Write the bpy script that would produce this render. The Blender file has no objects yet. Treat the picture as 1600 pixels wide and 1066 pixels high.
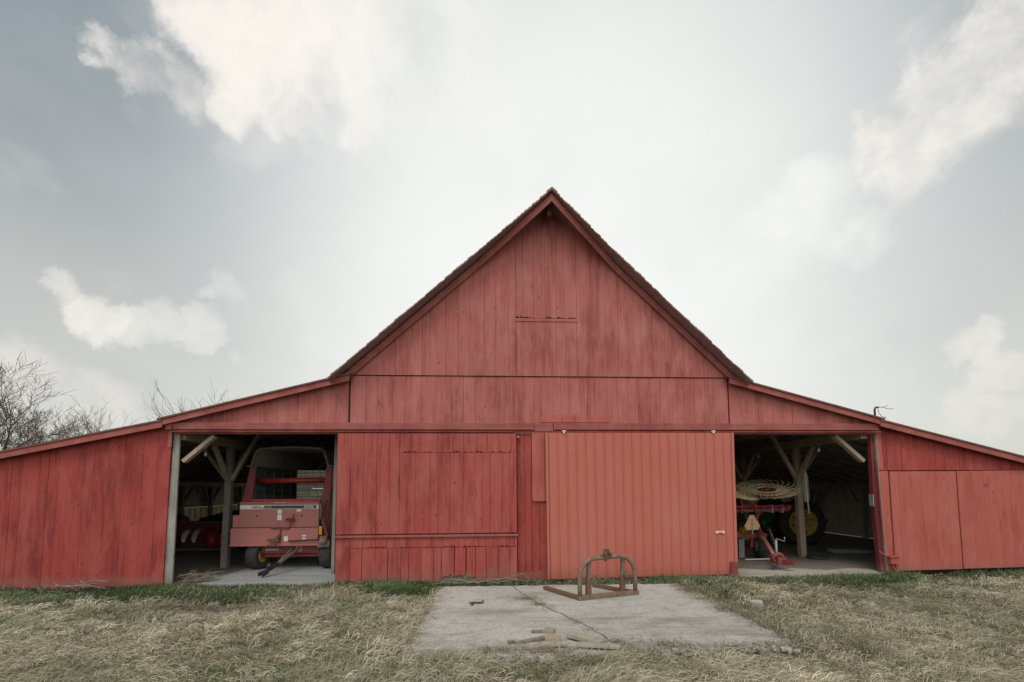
import bpy, math, random
import numpy as np
from mathutils import Vector, Matrix
R = random.Random(7)
rng = np.random.default_rng(7)
scene = bpy.context.scene
C = scene.collection
rad = math.radians

# ------------------------------------------------------------------ mesh helpers
class MB:
    """collects shapes and links them as one mesh object"""
    def __init__(s): s.v = []; s.f = []; s.t = []; s.sm = []
    def add(s, vs, fs, tone=None, smooth=False):
        b = len(s.v); s.v += [tuple(p) for p in vs]
        if tone is None: tone = R.random()
        for f in fs:
            s.f.append(tuple(i + b for i in f)); s.t.append(tone); s.sm.append(smooth)
    def box(s, x0, x1, y0, y1, z0, z1, tone=None):
        vs = [(x0,y0,z0),(x1,y0,z0),(x1,y1,z0),(x0,y1,z0),(x0,y0,z1),(x1,y0,z1),(x1,y1,z1),(x0,y1,z1)]
        s.add(vs, [(0,3,2,1),(4,5,6,7),(0,1,5,4),(1,2,6,5),(2,3,7,6),(3,0,4,7)], tone)
    def prism(s, poly, y0, y1, tone=None):
        """outline in XZ (counter-clockwise seen from the front, -Y) given thickness along Y"""
        n = len(poly)
        vs = [(x, y0, z) for x, z in poly] + [(x, y1, z) for x, z in poly]
        fs = [tuple(range(n)), tuple(range(2*n-1, n-1, -1))]
        fs += [(i, i+n, (i+1) % n + n, (i+1) % n) for i in range(n)]
        s.add(vs, fs, tone)
    def flat(s, poly, z0, z1, tone=None):
        n = len(poly)
        vs = [(x, y, z0) for x, y in poly] + [(x, y, z1) for x, y in poly]
        fs = [tuple(range(n-1, -1, -1)), tuple(range(n, 2*n))]
        fs += [(i, (i+1) % n, (i+1) % n + n, i+n) for i in range(n)]
        s.add(vs, fs, tone)
    def beam(s, p, q, w, h, up=(0,0,1), tone=None, w2=None, h2=None):
        p = Vector(p); q = Vector(q); d = (q-p).normalized(); up = Vector(up)
        if abs(d.dot(up)) > .98: up = Vector((0,1,0))
        a = d.cross(up).normalized(); b = a.cross(d).normalized()
        w2 = w2 or w; h2 = h2 or h
        vs = [p+a*i*w/2+b*j*h/2 for i, j in ((-1,-1),(1,-1),(1,1),(-1,1))] + [q+a*i*w2/2+b*j*h2/2 for i, j in ((-1,-1),(1,-1),(1,1),(-1,1))]
        s.add(vs, [(0,1,2,3),(7,6,5,4),(0,4,5,1),(1,5,6,2),(2,6,7,3),(3,7,4,0)], tone)
    def tube(s, path, r, n=8, r2=None, tone=None, cap=True):
        path = [Vector(p) for p in path]; m = len(path); vs = []; fs = []
        ref = None
        for i, p in enumerate(path):
            d = (path[min(i+1, m-1)] - path[max(i-1, 0)])
            d = d.normalized() if d.length > 1e-9 else Vector((0,0,1))
            if ref is None: ref = Vector((0,0,1)) if abs(d.z) < .9 else Vector((1,0,0))
            a = d.cross(ref)
            if a.length < 1e-4: a = d.cross(Vector((0.3,1,0.2)))
            a.normalize(); b = a.cross(d).normalized(); ref = b
            rr = r[i] if isinstance(r, (list, tuple)) else (r if r2 is None else r + (r2-r)*i/(m-1))
            vs += [p + (a*math.cos(2*math.pi*k/n) + b*math.sin(2*math.pi*k/n))*rr for k in range(n)]
        for i in range(m-1):
            for k in range(n):
                fs.append((i*n+k, i*n+(k+1) % n, (i+1)*n+(k+1) % n, (i+1)*n+k))
        s.add(vs, fs, tone, n > 4)
        if cap:
            b = len(s.v) - len(vs)
            s.f.append(tuple(b+k for k in range(n-1, -1, -1))); s.f.append(tuple(b+(m-1)*n+k for k in range(n)))
            s.t += [s.t[-1]]*2; s.sm += [False]*2
    def lathe(s, prof, c, axis, n=28, tone=None):
        """profile of (radius, offset along axis) turned about an axis through c"""
        c = Vector(c); ax = Vector(axis).normalized()
        u = ax.cross(Vector((0,0,1)));  u = u.normalized() if u.length > 1e-3 else Vector((1,0,0)); w = ax.cross(u)
        vs = []; fs = []; m = len(prof)
        for k in range(n):
            a = 2*math.pi*k/n
            for r, t in prof: vs.append(c + ax*t + (u*math.cos(a)+w*math.sin(a))*r)
        for k in range(n):
            for i in range(m-1):
                fs.append((k*m+i, k*m+i+1, ((k+1) % n)*m+i+1, ((k+1) % n)*m+i))
        s.add(vs, fs, tone, True)
    def build(s, name, m, parent=None, label=None, bevel=0):
        me = bpy.data.meshes.new(name)
        off = Vector((0,0,0)); p = parent
        while p is not None: off += p.location; p = p.parent
        me.from_pydata([(x-off.x, y-off.y, z-off.z) for x, y, z in s.v], [], s.f)
        at = me.attributes.new('tone', 'FLOAT', 'FACE'); at.data.foreach_set('value', s.t)
        me.polygons.foreach_set('use_smooth', s.sm)
        me.update(); me.materials.append(m)
        o = bpy.data.objects.new(name, me); C.objects.link(o); o.parent = parent
        if label: o['label'] = label
        if bevel:
            bv = o.modifiers.new('bevel', 'BEVEL'); bv.width = bevel; bv.segments = 2; bv.limit_method = 'ANGLE'
        return o

def tag(o, label, cat, group=None, kind=None):
    if label: o['label'] = label
    if cat: o['category'] = cat
    if group: o['group'] = group
    if kind: o['kind'] = kind
    return o
def thing(name, label, cat, loc=(0,0,0), group=None):
    o = bpy.data.objects.new(name, None); C.objects.link(o); o.location = loc; o.empty_display_size = .2
    return tag(o, label, cat, group)
def structure(o):
    o['kind'] = 'structure'; return o
def text_into(mb, txt, x, y, z, size, width=None):
    """letters standing in the XZ plane, facing -Y"""
    cu = bpy.data.curves.new('lettering', 'FONT'); cu.body = txt; cu.size = size; cu.extrude = .0015; cu.offset = size*.012
    ob = bpy.data.objects.new('lettering', cu); C.objects.link(ob)
    bpy.context.view_layer.update()
    me = ob.evaluated_get(bpy.context.evaluated_depsgraph_get()).to_mesh()
    vs = [v.co.copy() for v in me.vertices]; fs = [tuple(p.vertices) for p in me.polygons]
    xs = [v.x for v in vs]; k = 1 if not width else width/(max(xs)-min(xs)); x0 = min(xs)
    mb.add([(x+(v.x-x0)*k, y-v.z, z+v.y) for v in vs], fs, .5)
    bpy.data.objects.remove(ob); bpy.data.curves.remove(cu)

# ------------------------------------------------------------------ materials
def mat(name):
    m = bpy.data.materials.new(name); m.use_nodes = True
    nt = m.node_tree; return m, nt, nt.nodes['Principled BSDF']
def N(nt, typ, **kw):
    n = nt.nodes.new(typ)
    for k, v in kw.items():
        if k in n.inputs: n.inputs[k].default_value = v
        else: setattr(n, k, v)
    return n
def noise(nt, co, scale, detail=6, rough=.6, sc=None, dist=0):
    if sc:
        mp = N(nt, 'ShaderNodeMapping'); mp.inputs['Scale'].default_value = sc
        nt.links.new(co, mp.inputs['Vector']); co = mp.outputs[0]
    n = N(nt, 'ShaderNodeTexNoise'); n.inputs['Scale'].default_value = scale; n.inputs['Detail'].default_value = detail
    n.inputs['Roughness'].default_value = rough; n.inputs['Distortion'].default_value = dist
    nt.links.new(co, n.inputs['Vector']); return n.outputs['Fac']
def ramp(nt, fac, stops):
    r = N(nt, 'ShaderNodeValToRGB'); e = r.color_ramp.elements
    while len(e) < len(stops): e.new(.5)
    for i, (p, c) in enumerate(stops):
        e[i].position = p; e[i].color = (c, c, c, 1) if not hasattr(c, '__len__') else (*c, 1)
    nt.links.new(fac, r.inputs['Fac']); return r.outputs['Color']
def mixc(nt, fac, a, b, typ='MIX'):
    m = N(nt, 'ShaderNodeMix'); m.data_type = 'RGBA'; m.blend_type = typ
    for val, sock in ((fac, m.inputs[0]), (a, m.inputs[6]), (b, m.inputs[7])):
        if hasattr(val, 'is_linked'): nt.links.new(val, sock)
        elif hasattr(val, '__len__'): sock.default_value = (*val, 1)
        else: sock.default_value = val
    return m.outputs[2]
def mth(nt, op, a, b=None, c=None, clamp=False):
    m = N(nt, 'ShaderNodeMath'); m.operation = op; m.use_clamp = clamp
    for i, v in enumerate((a, b, c)):
        if v is None: continue
        if hasattr(v, 'is_linked'): nt.links.new(v, m.inputs[i])
        else: m.inputs[i].default_value = v
    return m.outputs[0]
def bump(nt, bs, h, strength=.3, dist=.01):
    b = N(nt, 'ShaderNodeBump'); b.inputs['Strength'].default_value = strength; b.inputs['Distance'].default_value = dist
    nt.links.new(h, b.inputs['Height']); nt.links.new(b.outputs[0], bs.inputs['Normal'])
def objco(nt): return N(nt, 'ShaderNodeTexCoord').outputs['Object']
def tone(nt):
    a = N(nt, 'ShaderNodeAttribute'); a.attribute_name = 'tone'; return a.outputs['Fac']

def painted(name, base, dark, pale, weather=.6, chips=.3, along=(1,1,.07), tonev=.25, rough=.75, wood=(.2,.17,.145)):
    """old barn paint on boards: streaks along the grain, faded and worn patches, flecks, knots"""
    m, nt, bs = mat(name); co = objco(nt); t = tone(nt)
    off = N(nt, 'ShaderNodeVectorMath'); off.operation = 'ADD'; cmb = N(nt, 'ShaderNodeCombineXYZ')
    nt.links.new(mth(nt, 'MULTIPLY', t, 31.), cmb.inputs[2]); nt.links.new(mth(nt, 'MULTIPLY', t, 3.), cmb.inputs[1])
    nt.links.new(co, off.inputs[0]); nt.links.new(cmb.outputs[0], off.inputs[1]); cb = off.outputs[0]
    streak = noise(nt, cb, 14, 5, .6, along)
    grain = noise(nt, cb, 70, 4, .6, along)
    patch = noise(nt, co, 1.1, 5, .62, (1,1,.55))
    patch2 = noise(nt, co, 3.4, 6, .7, (1,1,.35))
    drip = noise(nt, co, 7, 5, .62, (along[0], along[1], along[2]*1.6))
    drip2 = noise(nt, cb, 24, 4, .6, (along[0], along[1], along[2]*.8))
    w = mth(nt, 'ADD', mth(nt, 'MULTIPLY', patch, .75), mth(nt, 'MULTIPLY', streak, .5))
    w = mth(nt, 'ADD', w, mth(nt, 'MULTIPLY', patch2, .45)); w = mth(nt, 'ADD', w, mth(nt, 'ADD', mth(nt, 'MULTIPLY', drip, .8), mth(nt, 'MULTIPLY', drip2, .6)))
    w = mth(nt, 'MULTIPLY', mth(nt, 'SUBTRACT', w, 1.50), 4.4, clamp=True)
    col = mixc(nt, mth(nt, 'MULTIPLY', w, weather), base, dark)
    p = mth(nt, 'MULTIPLY', mth(nt, 'SUBTRACT', noise(nt, co, 2.3, 6, .65, (1.4,1,.5)), .46), 5., clamp=True)
    col = mixc(nt, mth(nt, 'MULTIPLY', p, .8), col, pale)
    col = mixc(nt, mth(nt, 'MULTIPLY', mth(nt, 'SUBTRACT', t, .5), tonev, clamp=True), col, dark)
    col = mixc(nt, mth(nt, 'MULTIPLY', mth(nt, 'SUBTRACT', .5, t), tonev, clamp=True), col, pale)
    g = mth(nt, 'MULTIPLY', mth(nt, 'SUBTRACT', grain, .52), 3.0, clamp=True)
    col = mixc(nt, mth(nt, 'MULTIPLY', g, .55), col, dark)
    # flecks and knots
    fl = mth(nt, 'MULTIPLY', mth(nt, 'SUBTRACT', noise(nt, co, 20, 7, .75, (1,1,.6)), .61), 10., clamp=True)
    col = mixc(nt, mth(nt, 'MULTIPLY', fl, chips), col, wood)
    vo = N(nt, 'ShaderNodeTexVoronoi'); vo.inputs['Scale'].default_value = 3.1; mp = N(nt, 'ShaderNodeMapping')
    mp.inputs['Scale'].default_value = (1.3,1,.8); nt.links.new(cb, mp.inputs[0]); nt.links.new(mp.outputs[0], vo.inputs['Vector'])
    kn = mth(nt, 'MULTIPLY', mth(nt, 'SUBTRACT', .075, vo.outputs['Distance']), 26., clamp=True)
    col = mixc(nt, mth(nt, 'MULTIPLY', kn, .75), col, tuple(c*.45 for c in dark))
    # mud splashed on the foot of the wall
    sx = N(nt, 'ShaderNodeSeparateXYZ'); nt.links.new(co, sx.inputs[0])
    mud = mth(nt, 'SUBTRACT', mth(nt, 'ADD', .02, mth(nt, 'MULTIPLY', patch2, .34)), sx.outputs[2])
    mud = mth(nt, 'MULTIPLY', mud, 9., clamp=True)
    col = mixc(nt, mth(nt, 'MULTIPLY', mud, .45), col, (.19,.105,.085))
    nt.links.new(col, bs.inputs['Base Color']); bs.inputs['Roughness'].default_value = rough
    bs.inputs['Specular IOR Level'].default_value = .3
    bump(nt, bs, mth(nt, 'ADD', mth(nt, 'ADD', streak, mth(nt, 'MULTIPLY', grain, .6)), mth(nt, 'MULTIPLY', fl, -.4)), .45, .006)
    return m
def plain(name, base, var=.35, scale=8, rough=.7, metal=0, sc=None, other=None, bmp=.2, spec=.4):
    """one substance with mottling and wear"""
    m, nt, bs = mat(name); co = objco(nt); t = tone(nt)
    n1 = noise(nt, co, scale, 7, .65, sc); n2 = noise(nt, co, scale*5, 5, .6, sc)
    other = other or tuple(c*.45 for c in base)
    f = mth(nt, 'MULTIPLY', mth(nt, 'SUBTRACT', mth(nt, 'ADD', mth(nt, 'MULTIPLY', n1, .7), mth(nt, 'MULTIPLY', n2, .5)), .45), 3.2*1, clamp=True)
    f = mth(nt, 'MULTIPLY', f, var*1.6, clamp=True)
    col = mixc(nt, f, base, other)
    col = mixc(nt, mth(nt, 'MULTIPLY', t, var*.7), col, other)
    nt.links.new(col, bs.inputs['Base Color']); bs.inputs['Roughness'].default_value = rough; bs.inputs['Metallic'].default_value = metal
    bs.inputs['Specular IOR Level'].default_value = spec
    if bmp: bump(nt, bs, mth(nt, 'ADD', n1, n2), bmp, .006)
    return m

M = {}
M['gable'] = painted('faded red gable boards', (.345,.106,.091), (.21,.048,.043), (.395,.150,.132), .72, .25)
M['wall'] = painted('weathered red wall boards', (.285,.043,.034), (.15,.019,.018), (.33,.074,.060), .85, .3)
M['door'] = painted('worn red door boards', (.315,.062,.050), (.16,.025,.022), (.36,.10,.082), .82, .4)
M['ply'] = painted('orange red door sheets', (.36,.090,.068), (.26,.05,.04), (.39,.125,.10), .6, .25, tonev=.2)
M['trim'] = painted('red trim boards', (.275,.080,.069), (.175,.04,.036), (.32,.112,.098), .6, .3, along=(.07,1,1))
M['jamb'] = painted('grey jamb with peeling paint', (.23,.23,.20), (.11,.105,.09), (.33,.33,.29), .8, .5)
M['jambred'] = painted('dark red jamb', (.17,.03,.03), (.08,.012,.012), (.24,.06,.055), .8, .3)
M['timber'] = plain('old grey brown timber', (.42,.33,.24), .5, 5, .85, sc=(1,1,.25))
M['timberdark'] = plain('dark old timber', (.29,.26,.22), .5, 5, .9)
M['ceiling'] = plain('grey roof boards seen from below', (.46,.48,.48), .4, 4, .9)
M['liningdark'] = plain('dark red lining', (.07,.018,.016), .3, 5, .95)  # dark colour standing in for shade behind the board gaps
M['tanwall'] = plain('tan wall boards inside', (.52,.44,.30), .4, 4, .9)
M['deck'] = plain('old roof shingles', (.26,.20,.185), .5, 6, .95, other=(.24,.115,.10))
M['roofmetal'] = plain('weathered red roof sheet', (.20,.085,.075), .5, 3, .7)
M['concrete'] = None
M['rust'] = plain('rusty steel', (.25,.19,.145), .7, 14, .9, other=(.12,.072,.05), bmp=.5)
M['rustbrown'] = plain('brown rusty steel', (.20,.10,.07), .6, 16, .9, other=(.10,.058,.042), bmp=.5)
M['rustgrey'] = plain('grey steel with rust', (.23,.20,.17), .6, 12, .85, other=(.15,.08,.05), bmp=.4)
M['implred'] = plain('faded implement red', (.44,.135,.122), .45, 4, .6, other=(.29,.155,.13), bmp=.05)
M['implred2'] = plain('bright implement red', (.36,.035,.035), .3, 5, .4, bmp=.05)
M['implred3'] = plain('dull dark implement red', (.24,.05,.048), .5, 5, .6)
M['black'] = plain('black rubber', (.022,.022,.024), .4, 12, .8, other=(.06,.055,.05))
M['steel'] = plain('dull grey steel', (.30,.30,.29), .4, 9, .5, .4)
M['darksteel'] = plain('dark oily steel', (.02,.02,.022), .5, 9, .5, other=(.045,.038,.036))
M['white'] = plain('white decal', (.72,.71,.66), .15, 9, .5, bmp=0)
M['navy'] = plain('dark blue decal', (.035,.06,.085), .2, 9, .5, bmp=0)
M['olive'] = plain('green and straw decal', (.20,.22,.07), .6, 40, .5, other=(.05,.10,.05), bmp=0)
M['yellow'] = plain('dusty yellow rim paint', (.55,.38,.05), .35, 6, .55, other=(.30,.20,.06))
M['green'] = plain('tractor green', (.035,.10,.04), .4, 6, .45, other=(.02,.045,.025))
M['tine'] = plain('straw coloured steel tines', (.72,.60,.36), .3, 9, .6)
M['orange'] = plain('faded orange sign', (.66,.38,.20), .2, 9, .6, bmp=0)
M['amber'] = plain('amber lens', (.75,.30,.02), .2, 9, .25, bmp=0)
M['bulb'] = plain('white bulb', (.75,.72,.62), .1, 9, .2, bmp=0)
M['slat'] = plain('pale slatted boards', (.82,.80,.66), .3, 5, .8)
M['canvas'] = plain('dusty roof sheet', (.30,.31,.27), .4, 4, .8)
M['wagoninside'] = plain('dark green box side', (.13,.17,.14), .5, 5, .8)
M['lumber'] = plain('weathered scrap lumber', (.40,.37,.30), .5, 9, .9, sc=(1,1,1))
M['lumber2'] = plain('yellowed block wood', (.38,.32,.22), .4, 11, .9)
M['brick'] = plain('reddish scrap', (.29,.20,.15), .5, 18, .95)
M['stone'] = plain('pale flat stone', (.46,.48,.47), .35, 9, .9)
M['stick'] = plain('grey sticks', (.26,.22,.175), .5, 9, .9)
M['bark'] = plain('dark bare bark', (.15,.108,.092), .4, 3, .95, bmp=0)
M['fleece'] = plain('pale frayed rope', (.52,.49,.41), .4, 20, .95)
M['bluegrey'] = plain('blue grey board', (.22,.27,.28), .4, 6, .9)

def translucent_panel():
    m, nt, bs = mat('pale fibre panel'); out = nt.nodes['Material Output']
    tr = N(nt, 'ShaderNodeBsdfTranslucent'); tr.inputs['Color'].default_value = (.40,.36,.25,1)
    mx = N(nt, 'ShaderNodeMixShader'); mx.inputs[0].default_value = .5
    bs.inputs['Base Color'].default_value = (.5,.43,.28,1); bs.inputs['Roughness'].default_value = .8
    nt.links.new(bs.outputs[0], mx.inputs[1]); nt.links.new(tr.outputs[0], mx.inputs[2]); nt.links.new(mx.outputs[0], out.inputs[0])
    return m
M['fibre'] = translucent_panel()
def metal_door_mat():
    m, nt, bs = mat('salmon red ribbed sheet'); co = objco(nt)
    big = noise(nt, co, .9, 5, .6, (1,1,.6)); run = noise(nt, co, 11, 5, .6, (1,1,.05)); fine = noise(nt, co, 60, 3, .6)
    col = mixc(nt, mth(nt, 'MULTIPLY', mth(nt, 'SUBTRACT', big, .4), 2.2, clamp=True), (.395,.104,.073), (.405,.138,.106))
    col = mixc(nt, mth(nt, 'MULTIPLY', mth(nt, 'SUBTRACT', run, .5), 1.3, clamp=True), col, (.36,.09,.065))
    col = mixc(nt, mth(nt, 'MULTIPLY', mth(nt, 'SUBTRACT', fine, .58), 1.5, clamp=True), col, (.55,.24,.19))
    sx = N(nt, 'ShaderNodeSeparateXYZ'); nt.links.new(co, sx.inputs[0])
    mud = mth(nt, 'MULTIPLY', mth(nt, 'SUBTRACT', mth(nt, 'ADD', .02, mth(nt, 'MULTIPLY', noise(nt, co, 5, 7, .7), .42)), sx.outputs[2]), 6., clamp=True)
    col = mixc(nt, mth(nt, 'MULTIPLY', mud, .5), col, (.27,.085,.06))
    scf = N(nt, 'ShaderNodeTexNoise'); scf.inputs['Scale'].default_value = 9; scf.inputs['Detail'].default_value = 9; scf.inputs['Roughness'].default_value = .75; nt.links.new(co, scf.inputs['Vector'])
    col = mixc(nt, mth(nt, 'MULTIPLY', mth(nt, 'SUBTRACT', scf.outputs['Fac'], .61), 7., clamp=True), col, (.33,.10,.075))
    nt.links.new(col, bs.inputs['Base Color']); bs.inputs['Roughness'].default_value = .55; bs.inputs['Specular IOR Level'].default_value = .5
    bump(nt, bs, noise(nt, co, 2.2, 3, .5), .35, .03)
    return m
M['metaldoor'] = metal_door_mat()
def concrete(name, a, b, dirt):
    m, nt, bs = mat(name); co = objco(nt)
    big = noise(nt, co, .8, 6, .65); mid = noise(nt, co, 5, 6, .7); fine = noise(nt, co, 42, 4, .75); grit = noise(nt, co, 85, 3, .7)
    col = mixc(nt, mth(nt, 'MULTIPLY', mth(nt, 'SUBTRACT', big, .36), 3., clamp=True), a, b)
    col = mixc(nt, mth(nt, 'MULTIPLY', mth(nt, 'SUBTRACT', mid, .50), 2.6, clamp=True), col, dirt)
    st = noise(nt, co, 1.0, 6, .7, (.35,1.5,1), .6)
    col = mixc(nt, mth(nt, 'MULTIPLY', mth(nt, 'SUBTRACT', st, .515), 6., clamp=True), col, dirt)
    col = mixc(nt, mth(nt, 'MULTIPLY', mth(nt, 'SUBTRACT', fine, .53), 9., clamp=True), col, tuple(c*.36 for c in a))
    col = mixc(nt, mth(nt, 'MULTIPLY', mth(nt, 'SUBTRACT', grit, .53), 4., clamp=True), col, (.62,.61,.57))
    nt.links.new(col, bs.inputs['Base Color']); bs.inputs['Roughness'].default_value = .95; bs.inputs['Specular IOR Level'].default_value = .2
    bump(nt, bs, mth(nt, 'ADD', mth(nt, 'ADD', fine, mth(nt, 'MULTIPLY', grit, .4)), mth(nt, 'MULTIPLY', mid, 1.2)), .9, .012)
    return m
M['pad'] = concrete('rough old concrete', (.475,.475,.43), (.355,.35,.315), (.20,.175,.14))
M['apron'] = concrete('smooth grey concrete', (.33,.345,.335), (.27,.285,.28), (.20,.20,.19))
M['dirt'] = concrete('dry dirt floor', (.19,.158,.124), (.14,.12,.094), (.09,.075,.06))
M['sill'] = concrete('pale worn threshold', (.40,.37,.31), (.33,.30,.25), (.22,.19,.15))
def ground_mat():
    m, nt, bs = mat('thatch and soil'); co = objco(nt)
    big = noise(nt, co, .7, 6, .65); fib = noise(nt, co, 34, 5, .7, (1,.45,1), 1.2); fib2 = noise(nt, co, 90, 4, .7, (.5,1,1), .8)
    col = mixc(nt, mth(nt, 'MULTIPLY', mth(nt, 'SUBTRACT', fib, .38), 3.4, clamp=True), (.10,.083,.058), (.27,.23,.155))
    col = mixc(nt, mth(nt, 'MULTIPLY', mth(nt, 'SUBTRACT', fib2, .5), 3., clamp=True), col, (.34,.295,.21))
    col = mixc(nt, mth(nt, 'MULTIPLY', mth(nt, 'SUBTRACT', big, .5), 4., clamp=True), col, (.12,.13,.06))
    nt.links.new(col, bs.inputs['Base Color']); bs.inputs['Roughness'].default_value = 1; bs.inputs['Specular IOR Level'].default_value = .1
    bump(nt, bs, mth(nt, 'ADD', fib, fib2), .8, .03)
    return m
M['ground'] = ground_mat()
def blade_mat(name):
    m, nt, bs = mat(name)
    a = N(nt, 'ShaderNodeAttribute'); a.attribute_name = 'blade'
    nt.links.new(a.outputs['Color'], bs.inputs['Base Color']); bs.inputs['Roughness'].default_value = .8; bs.inputs['Specular IOR Level'].default_value = .2
    tr = N(nt, 'ShaderNodeBsdfTranslucent'); nt.links.new(a.outputs['Color'], tr.inputs['Color'])
    mx = N(nt, 'ShaderNodeMixShader'); mx.inputs[0].default_value = .25
    nt.links.new(bs.outputs[0], mx.inputs[1]); nt.links.new(tr.outputs[0], mx.inputs[2]); nt.links.new(mx.outputs[0], nt.nodes['Material Output'].inputs[0])
    return m
M['blade'] = blade_mat('grass blades')

# ------------------------------------------------------------------ ground
def hills(x, y):
    return .018*np.sin(x*1.9+.7*y)+.014*np.sin(y*3.1-x*.8+1)+.012*np.sin(x*4.3+y*2.2)
PAD = [(-.86,-3.86),(-.55,-3.93),(.1,-3.90),(.62,-3.95),(1.1,-3.93),(1.55,-3.78),(2.0,-3.88),(2.6,-3.82),(3.05,-3.84),(3.27,-3.76),(3.28,-2.9),(3.29,-2.0),(3.31,-1.3),(3.27,-.74),(2.3,-.70),(1.2,-.68),(.2,-.66),(-.74,-.62),(-.80,-1.4),(-.80,-2.3),(-.84,-3.1)]
def inpad(x, y, g=0): return (x > -.86-g) & (x < 3.25+g) & (y > -3.87-g) & (y < -.64+g)
def gz(x, y):
    h = hills(x, y)
    far = np.clip((np.abs(x-1)-16)/10, 0, 1); h = h*(1-far)
    near = np.clip(-y/.5, 0, 1)                       # flat towards the barn and beneath it
    h = -.03 + h*near
    h = np.where(inpad(x, y, .05), -.045, h)
    return np.where(y > -.12, -.07, h)
xs = np.unique(np.concatenate([np.linspace(-13, 15, 281), [-300,-150,-80,-45,-30,-20,20,30,45,80,150,300]]))
ys = np.unique(np.concatenate([np.linspace(-9, 0, 91), [-300,-120,-60,-30,-16,6,14,25,45,80,150,300]]))
X, Y = np.meshgrid(xs, ys); Z = gz(X, Y)
nx = len(xs); ny = len(ys)
g = MB(); g.v = [tuple(p) for p in np.stack([X.ravel(), Y.ravel(), Z.ravel()], 1)]
g.f = [(j*nx+i, j*nx+i+1, (j+1)*nx+i+1, (j+1)*nx+i) for j in range(ny-1) for i in range(nx-1)]
g.t = [.5]*len(g.f); g.sm = [True]*len(g.f)
structure(g.build('ground', M['ground']))
# concrete pad, edges broken
p = MB(); poly = []
for i, a in enumerate(PAD):
    b = PAD[(i+1) % len(PAD)]
    for k in range(8):
        t = k/8; poly.append((a[0]+(b[0]-a[0])*t+R.gauss(0,.020), a[1]+(b[1]-a[1])*t+R.gauss(0,.022)))
p.flat(poly, -.10, .012); structure(p.build('concrete_pad', M['pad']))
a = MB(); a.flat([(-5.25,-.02),(-2.7,-.05),(-2.6,4.5),(-4.6,4.5),(-5.05,2.0)], -.1, .0); structure(a.build('barn_floor_concrete', M['apron']))
d = MB(); d.flat([(-10.1,.06),(-5.26,.02),(-5.06,2.0),(-4.61,4.5),(-2.6,4.51),(-2.6,12.9),(-10.1,12.9)], -.1, -.006)
d.flat([(4.75,.30),(12.2,.30),(12.2,12.9),(4.75,12.9)], -.1, -.012); structure(d.build('barn_floor_dirt', M['dirt']))
d = MB(); e_ = [(4.75+.25*k, .62+.10*math.sin(k*1.3)+R.uniform(-.05,.05)-.02*k) for k in range(13)]
d.flat([(4.75,-.16),(6.2,-.12),(7.7,-.02)]+e_[::-1], -.1, .0); structure(d.build('threshold', M['sill']))

# ------------------------------------------------------------------ barn
barn = thing('barn', 'big faded red timber barn with steep gable, low side wings and open bays', 'barn')
XC = 1.08
def zl(x):   # roof line of the left wing
    return 3.80 + (x+2.57)*.254 if x > -5.87 else 2.955 + (x+5.87)*.212
def zr(x):
    return 3.80 - (x-4.70)*.264 if x < 7.71 else 2.995 - (x-7.71)*.252
APX, APZ = 1.20, 7.30
def zg(x): return APZ - (APX-x)*.898 if x < APX else APZ - (x-APX)*.957
def rag(x0, x1, z, amp, n=7):
    out = []
    for k in range(n+1): out.append((x0+(x1-x0)*k/n, z+amp*1.6*R.random()**1.6*(1 if k % 2 else .45)))
    return out
def boards(mb, x0, x1, zlo, zhi, y, thick=.028, width=.24, gap=.006, jit=.005, ragged=0, lean=0, uneven=.0, tonef=None, breaks=()):
    """a run of vertical boards; zlo/zhi are functions of x; each board has its own depth, edge and tone"""
    x = x0
    while x < x1-.02:
        w = width*R.choice((.62, .9, 1, 1, 1.05, 1.25)); xe = min(x+w, x1)
        if x1-xe < .06: xe = x1
        dy = R.uniform(-jit, jit); a, b = x+R.uniform(.2,1)*gap, xe-R.uniform(.2,1)*gap
        lo = rag(a, b, zlo((a+b)/2)+R.uniform(-uneven, uneven), ragged) if ragged and R.random() < .75 else [(a, zlo(a)+R.uniform(-uneven, uneven)), (b, zlo(b)+R.uniform(-uneven, uneven))]
        top = [(b, zhi(b)), (a, zhi(a))]
        if a < APX < b and zhi is zg_in: top = [(b, zhi(b)), (APX, zhi(APX)), (a, zhi(a))]
        poly = [(px + lean*(zhi(px)-pz)*1.0, pz) for px, pz in lo + top]
        mb.prism(poly, y+dy, y+dy+thick, R.random())
        x = xe
def zg_in(x): return zg(x)-.07
K = lambda v: (lambda x: v)
# left wing front wall
w = MB(); boards(w, -10.2, -5.755, K(-.05), lambda x: zl(x)-.05, .0, width=.27, gap=.003, ragged=.02, lean=-.012, uneven=.012)
w.build('wall_boards', M['wall'], barn)
# thin strip above left opening
w = MB(); boards(w, -5.74, -2.60, K(2.90), lambda x: zl(x)-.05, .0, width=.3, gap=.003)
w.build('wall_boards', M['gable'], barn)
w = MB(); boards(w, -2.56, 4.70, K(2.90), K(3.80), -.015, width=.23, gap=.0035, jit=.003)
w.build('wall_boards', M['gable'], barn)
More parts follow.
